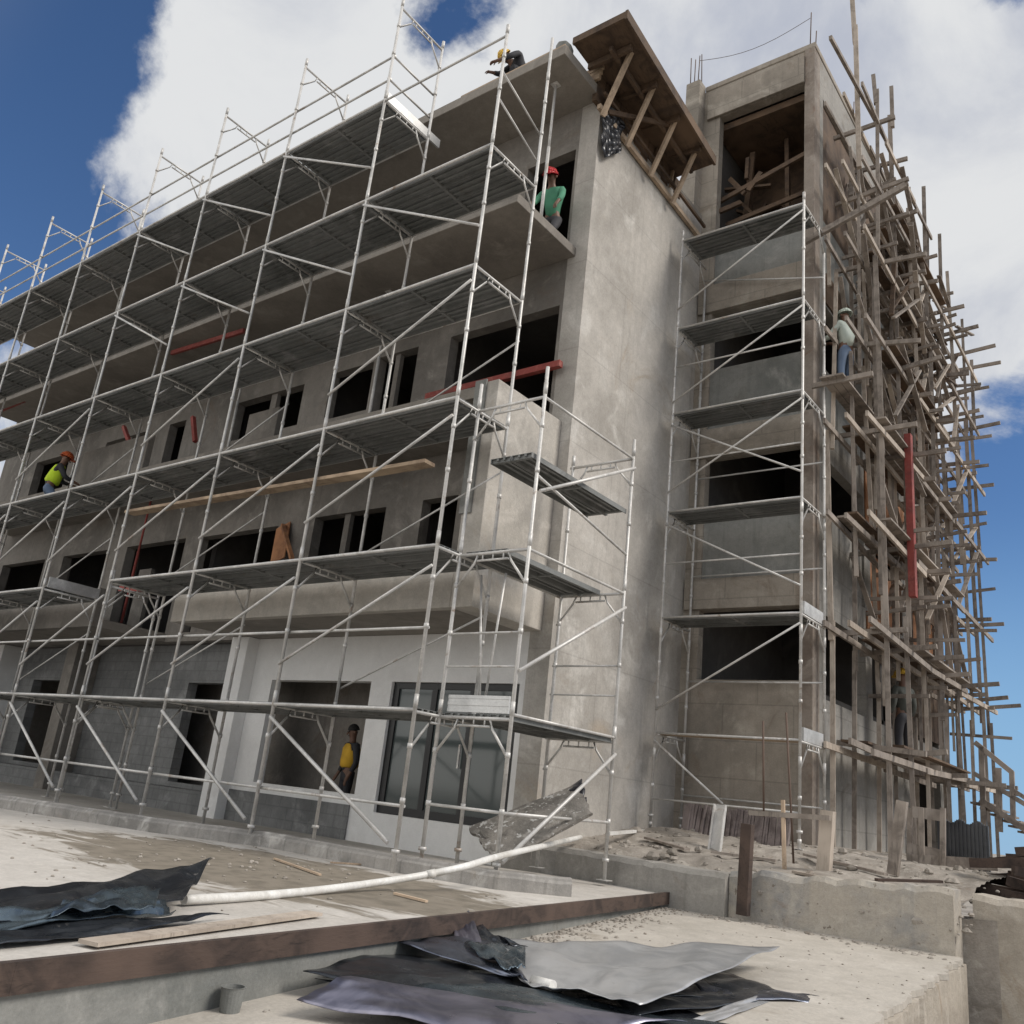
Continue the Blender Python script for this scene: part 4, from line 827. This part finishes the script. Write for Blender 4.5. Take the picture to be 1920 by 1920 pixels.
        hm.build('hair', 'hair', root)
    if vest:
        vv = [V[ix['pelvis']].lerp(V[ix['waist']], .4), V[ix['waist']], V[ix['chest']], V[ix['chest']] + up_ * .5, V[ix['shl']].lerp(V[ix['chest']], .25), V[ix['shr']].lerp(V[ix['chest']], .25)]
        skin('vest', vv, [(0, 1), (1, 2), (2, 3), (2, 4), (2, 5)], [.185, .175, .215, .11, .12, .12], vest, root, 0)
    return root
def stand(**k):
    J = dict(pelvis=(0, 0, .93), chest=(0, 0, 1.3), neck=(0, 0, 1.5), head=(0, .02, 1.64), sh_l=(-.19, 0, 1.41), sh_r=(.19, 0, 1.41), el_l=(-.25, -.02, 1.12), el_r=(.25, -.02, 1.12), wr_l=(-.26, .1, .88), wr_r=(.26, .1, .88),
             hip_l=(-.1, 0, .88), hip_r=(.1, 0, .88), kn_l=(-.11, .03, .48), kn_r=(.11, .03, .48), an_l=(-.11, 0, .09), an_r=(.11, 0, .09), toe_l=(-.13, .16, .045), toe_r=(.13, .16, .045)); J.update(k); return J
crouch = dict(pelvis=(0, -.12, .42), chest=(0, .12, .74), neck=(0, .22, .92), head=(0, .3, 1.03), sh_l=(-.19, .16, .84), sh_r=(.19, .16, .84), el_l=(-.25, .35, .62), el_r=(.25, .35, .62), wr_l=(-.16, .55, .5), wr_r=(.16, .55, .5),
              hip_l=(-.1, -.1, .4), hip_r=(.1, -.1, .4), kn_l=(-.17, .26, .5), kn_r=(.17, .26, .5), an_l=(-.14, -.05, .09), an_r=(.14, -.05, .09), toe_l=(-.16, .1, .045), toe_r=(.16, .1, .045))
HV = flat('lime_hi_vis', (.55, .75, .03)); HO = flat('orange_helmet', (.6, .12, .03), .4); HR = flat('red_helmet', (.5, .02, .025), .35); HY = flat('yellow_helmet', (.72, .45, .05), .4)
DK = flat('dark_cloth', (.03, .03, .035)); BL = flat('blue_denim', (.12, .17, .26)); GN = flat('green_shirt', (.07, .25, .15)); GY = flat('pale_green_shirt', (.42, .47, .42)); YV = flat('amber_vest', (.65, .38, .03)); WH = flat('white_green_helmet', (.55, .62, .55), .4); BR = flat('dull_shirt', (.07, .075, .065))
q = at(92, 925, y=.62); kneel = dict(pelvis=(0, -.05, .5), chest=(0, .06, .92), neck=(0, .1, 1.1), head=(0, .14, 1.24), sh_l=(-.19, .06, 1.01), sh_r=(.19, .06, 1.01), el_l=(-.26, .2, .76), el_r=(.26, .2, .76), wr_l=(-.16, .42, .72), wr_r=(.16, .42, .72), hip_l=(-.1, -.05, .47), hip_r=(.1, -.05, .47), kn_l=(-.15, .25, .09), kn_r=(.15, .25, .09), an_l=(-.13, -.18, .09), an_r=(.13, -.18, .09), toe_l=(-.13, -.3, .045), toe_r=(.13, -.3, .045))
person((q.x, .62, 6.055), math.radians(-20), stand(**kneel), 'crouching worker in lime vest and orange helmet on the third scaffold deck at left', DK, BL, HO, HV)
q = at(1034, 330, y=2.42); person((q.x, 2.55, q.z - 1.3), math.radians(-170), stand(**dict(kneel, head=(0, .17, 1.23), face=(0, .7, -.55), wr_l=(-.24, .3, .58), wr_r=(.2, .36, .62))), 'worker with red helmet and green shirt kneeling on the upper balcony end', GN, DK, HR)
q = at(935, 108, y=1.85); roofp = dict(crouch, chest=(0, .1, .62), neck=(0, .24, .74), head=(0, .34, .8), face=(0, .7, -.5))
person((q.x + .22, 2.3, 13.455), math.radians(150), stand(**roofp), 'worker in dark clothes and yellow helmet crouching at the roof edge', DK, DK, HY)
q = at(660, 1400, y=3.6); person((q.x, 3.6, .34), math.radians(160), stand(), 'worker in amber vest standing in the dark ground floor opening', DK, DK, None, YV)
q = at(1596, 640, x=2.75); yb = q.y + .1
for k in range(3): MB().bar((2.5 + .14 * k, yb - .9, 8.825), (2.5 + .14 * k, yb + 1.4 + .2 * k, 8.825), .13, .035).build('walk_board', 'pole', ts)
MB().bar((2.25, yb - .75, 8.76), (3.3, yb - .72, 8.8), .06, .09).build('putlog', 'pole', ts)
person((2.62, q.y + .1, 8.85), math.radians(70), stand(wr_l=(-.2, .4, 1.2), wr_r=(.2, .42, 1.3), el_l=(-.28, .15, 1.15), el_r=(.28, .15, 1.2)), 'worker in pale green shirt and jeans standing on the timber scaffold', GY, BL, WH)
q = at(1692, 1262, x=2.8); person((2.8, q.y, q.z - 1.72), math.radians(60), stand(), 'worker with yellow helmet half hidden low inside the timber scaffold', BR, DK, HY)

# ------------------------------------------------------------------ neighbouring block at the far left
nb = thing('neighbour_house', (-34, 14, 0), 'pale grey building just showing at the far left edge', 'building')
MB().box((-46, 10, -.9), (-30, 22, 13.5)).build('wall', 'infill', nb)

# ------------------------------------------------------------------ sky and light
SUN_EL, SUN_AZ = math.radians(43), math.radians(68)      # azimuth measured from +Y towards +X
sd_ = Vector((math.sin(SUN_AZ) * math.cos(SUN_EL), math.cos(SUN_AZ) * math.cos(SUN_EL), math.sin(SUN_EL)))
ld = bpy.data.lights.new('sun', 'SUN'); ld.energy = 2.7; ld.angle = math.radians(22); ld.color = (1, .94, .86)
lo = bpy.data.objects.new('sun', ld); COL.objects.link(lo); lo.rotation_euler = (-sd_).to_track_quat('-Z', 'Y').to_euler(); lo.location = sd_ * 60
wd_ = bpy.data.worlds.new('World'); SC.world = wd_; wd_.use_nodes = True; nt = wd_.node_tree; bg = nt.nodes['Background']
sky = N(nt, 'ShaderNodeTexSky'); sky.sky_type = 'NISHITA'; sky.sun_disc = False; sky.sun_elevation = SUN_EL; sky.sun_rotation = SUN_AZ; sky.air_density = 1.0; sky.dust_density = 0; sky.ozone_density = 4
gen = N(nt, 'ShaderNodeTexCoord').outputs['Generated']
def blob(u, v, rad, amp):
    d = ray(u, v).normalized(); dt = N(nt, 'ShaderNodeVectorMath', operation='DOT_PRODUCT'); nt.links.new(gen, dt.inputs[0]); dt.inputs[1].default_value = d
    s = rad / FPX; a = N(nt, 'ShaderNodeMath', operation='SUBTRACT'); nt.links.new(dt.outputs['Value'], a.inputs[0]); a.inputs[1].default_value = 1
    b = N(nt, 'ShaderNodeMath', operation='MULTIPLY'); nt.links.new(a.outputs[0], b.inputs[0]); b.inputs[1].default_value = 2 / (s * s)
    e = N(nt, 'ShaderNodeMath', operation='EXPONENT'); nt.links.new(b.outputs[0], e.inputs[0])
    f = N(nt, 'ShaderNodeMath', operation='MULTIPLY'); nt.links.new(e.outputs[0], f.inputs[0]); f.inputs[1].default_value = amp; return f.outputs[0]
def addn(a, b, op='ADD'):
    m = N(nt, 'ShaderNodeMath', operation=op)
    for i, v in enumerate((a, b)):
        if isinstance(v, (int, float)): m.inputs[i].default_value = v
        else: nt.links.new(v, m.inputs[i])
    return m.outputs[0]
fld = .5
for bl in ((0, 60, 210, -1.35), (30, 330, 130, -.9), (120, 40, 120, -.5), (110, 470, 90, -.35), (820, -10, 120, -.75), (1650, -80, 120, -.5), (1890, -10, 70, -.8), (1930, 960, 170, -.6), (1930, 1230, 220, -.85), (1900, 1500, 250, -.9), (2250, 1150, 450, -.7), (420, 230, 230, .5), (200, 290, 80, .6), (110, 340, 60, .25), (620, 60, 120, .3), (1150, 150, 300, .5), (1500, 400, 500, .6), (1900, 480, 330, .55), (-600, 250, 420, -.5)):
    fld = addn(fld, blob(*bl))
n1 = noise_tex(nt, gen, 4.2, 10, .62, .35); n2 = noise_tex(nt, gen, 11, 8, .6, .3)
cov = ramp(nt, addn(fld, addn(addn(addn(n1, .5, 'SUBTRACT'), 2.3, 'MULTIPLY'), addn(addn(n2, .5, 'SUBTRACT'), 1.1, 'MULTIPLY'))), .14, .6)
shade = ramp(nt, addn(noise_tex(nt, gen, 3.1, 8, .6, .5), addn(blob(1250, 60, 380, .12), blob(1600, 130, 180, .12))), .45, .76)
cl = mixc(nt, shade, (7.3, 7.4, 7.5), (4.6, 4.9, 5.7))
# unseen cloud behind the viewer, added and brightened to fill the shaded facade
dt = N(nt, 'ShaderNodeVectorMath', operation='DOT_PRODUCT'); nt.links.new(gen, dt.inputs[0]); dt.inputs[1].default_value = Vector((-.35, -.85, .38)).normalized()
fill_cloud = ramp(nt, dt.outputs['Value'], .3, .85)
cov = addn(cov, addn(fill_cloud, .85, 'MULTIPLY'), 'MAXIMUM')
sc_ = N(nt, 'ShaderNodeVectorMath', operation='SCALE'); nt.links.new(cl, sc_.inputs[0]); nt.links.new(addn(addn(fill_cloud, .9, 'MULTIPLY'), 1.0), sc_.inputs['Scale']); cl = sc_.outputs[0]
wm = N(nt, 'ShaderNodeVectorMath', operation='MULTIPLY'); nt.links.new(cl, wm.inputs[0]); nt.links.new(mixc(nt, fill_cloud, (1, 1, 1), (1.04, 1, .93)), wm.inputs[1]); cl = wm.outputs[0]
skb = N(nt, 'ShaderNodeVectorMath', operation='MULTIPLY'); nt.links.new(sky.outputs[0], skb.inputs[0]); skb.inputs[1].default_value = (.66, .8, .95)
sx = N(nt, 'ShaderNodeSeparateXYZ'); nt.links.new(gen, sx.inputs[0])
hz = addn(addn(1.0, ramp(nt, sx.outputs['Z'], .02, .34), 'SUBTRACT'), .85, 'MULTIPLY')
skh = mixc(nt, hz, skb.outputs[0], (2.6, 4.6, 7.0))
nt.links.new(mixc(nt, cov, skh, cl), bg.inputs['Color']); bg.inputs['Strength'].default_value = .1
SC.view_settings.view_transform = 'Standard'; SC.view_settings.look = 'None'; SC.view_settings.exposure = .05; SC.view_settings.gamma = 1
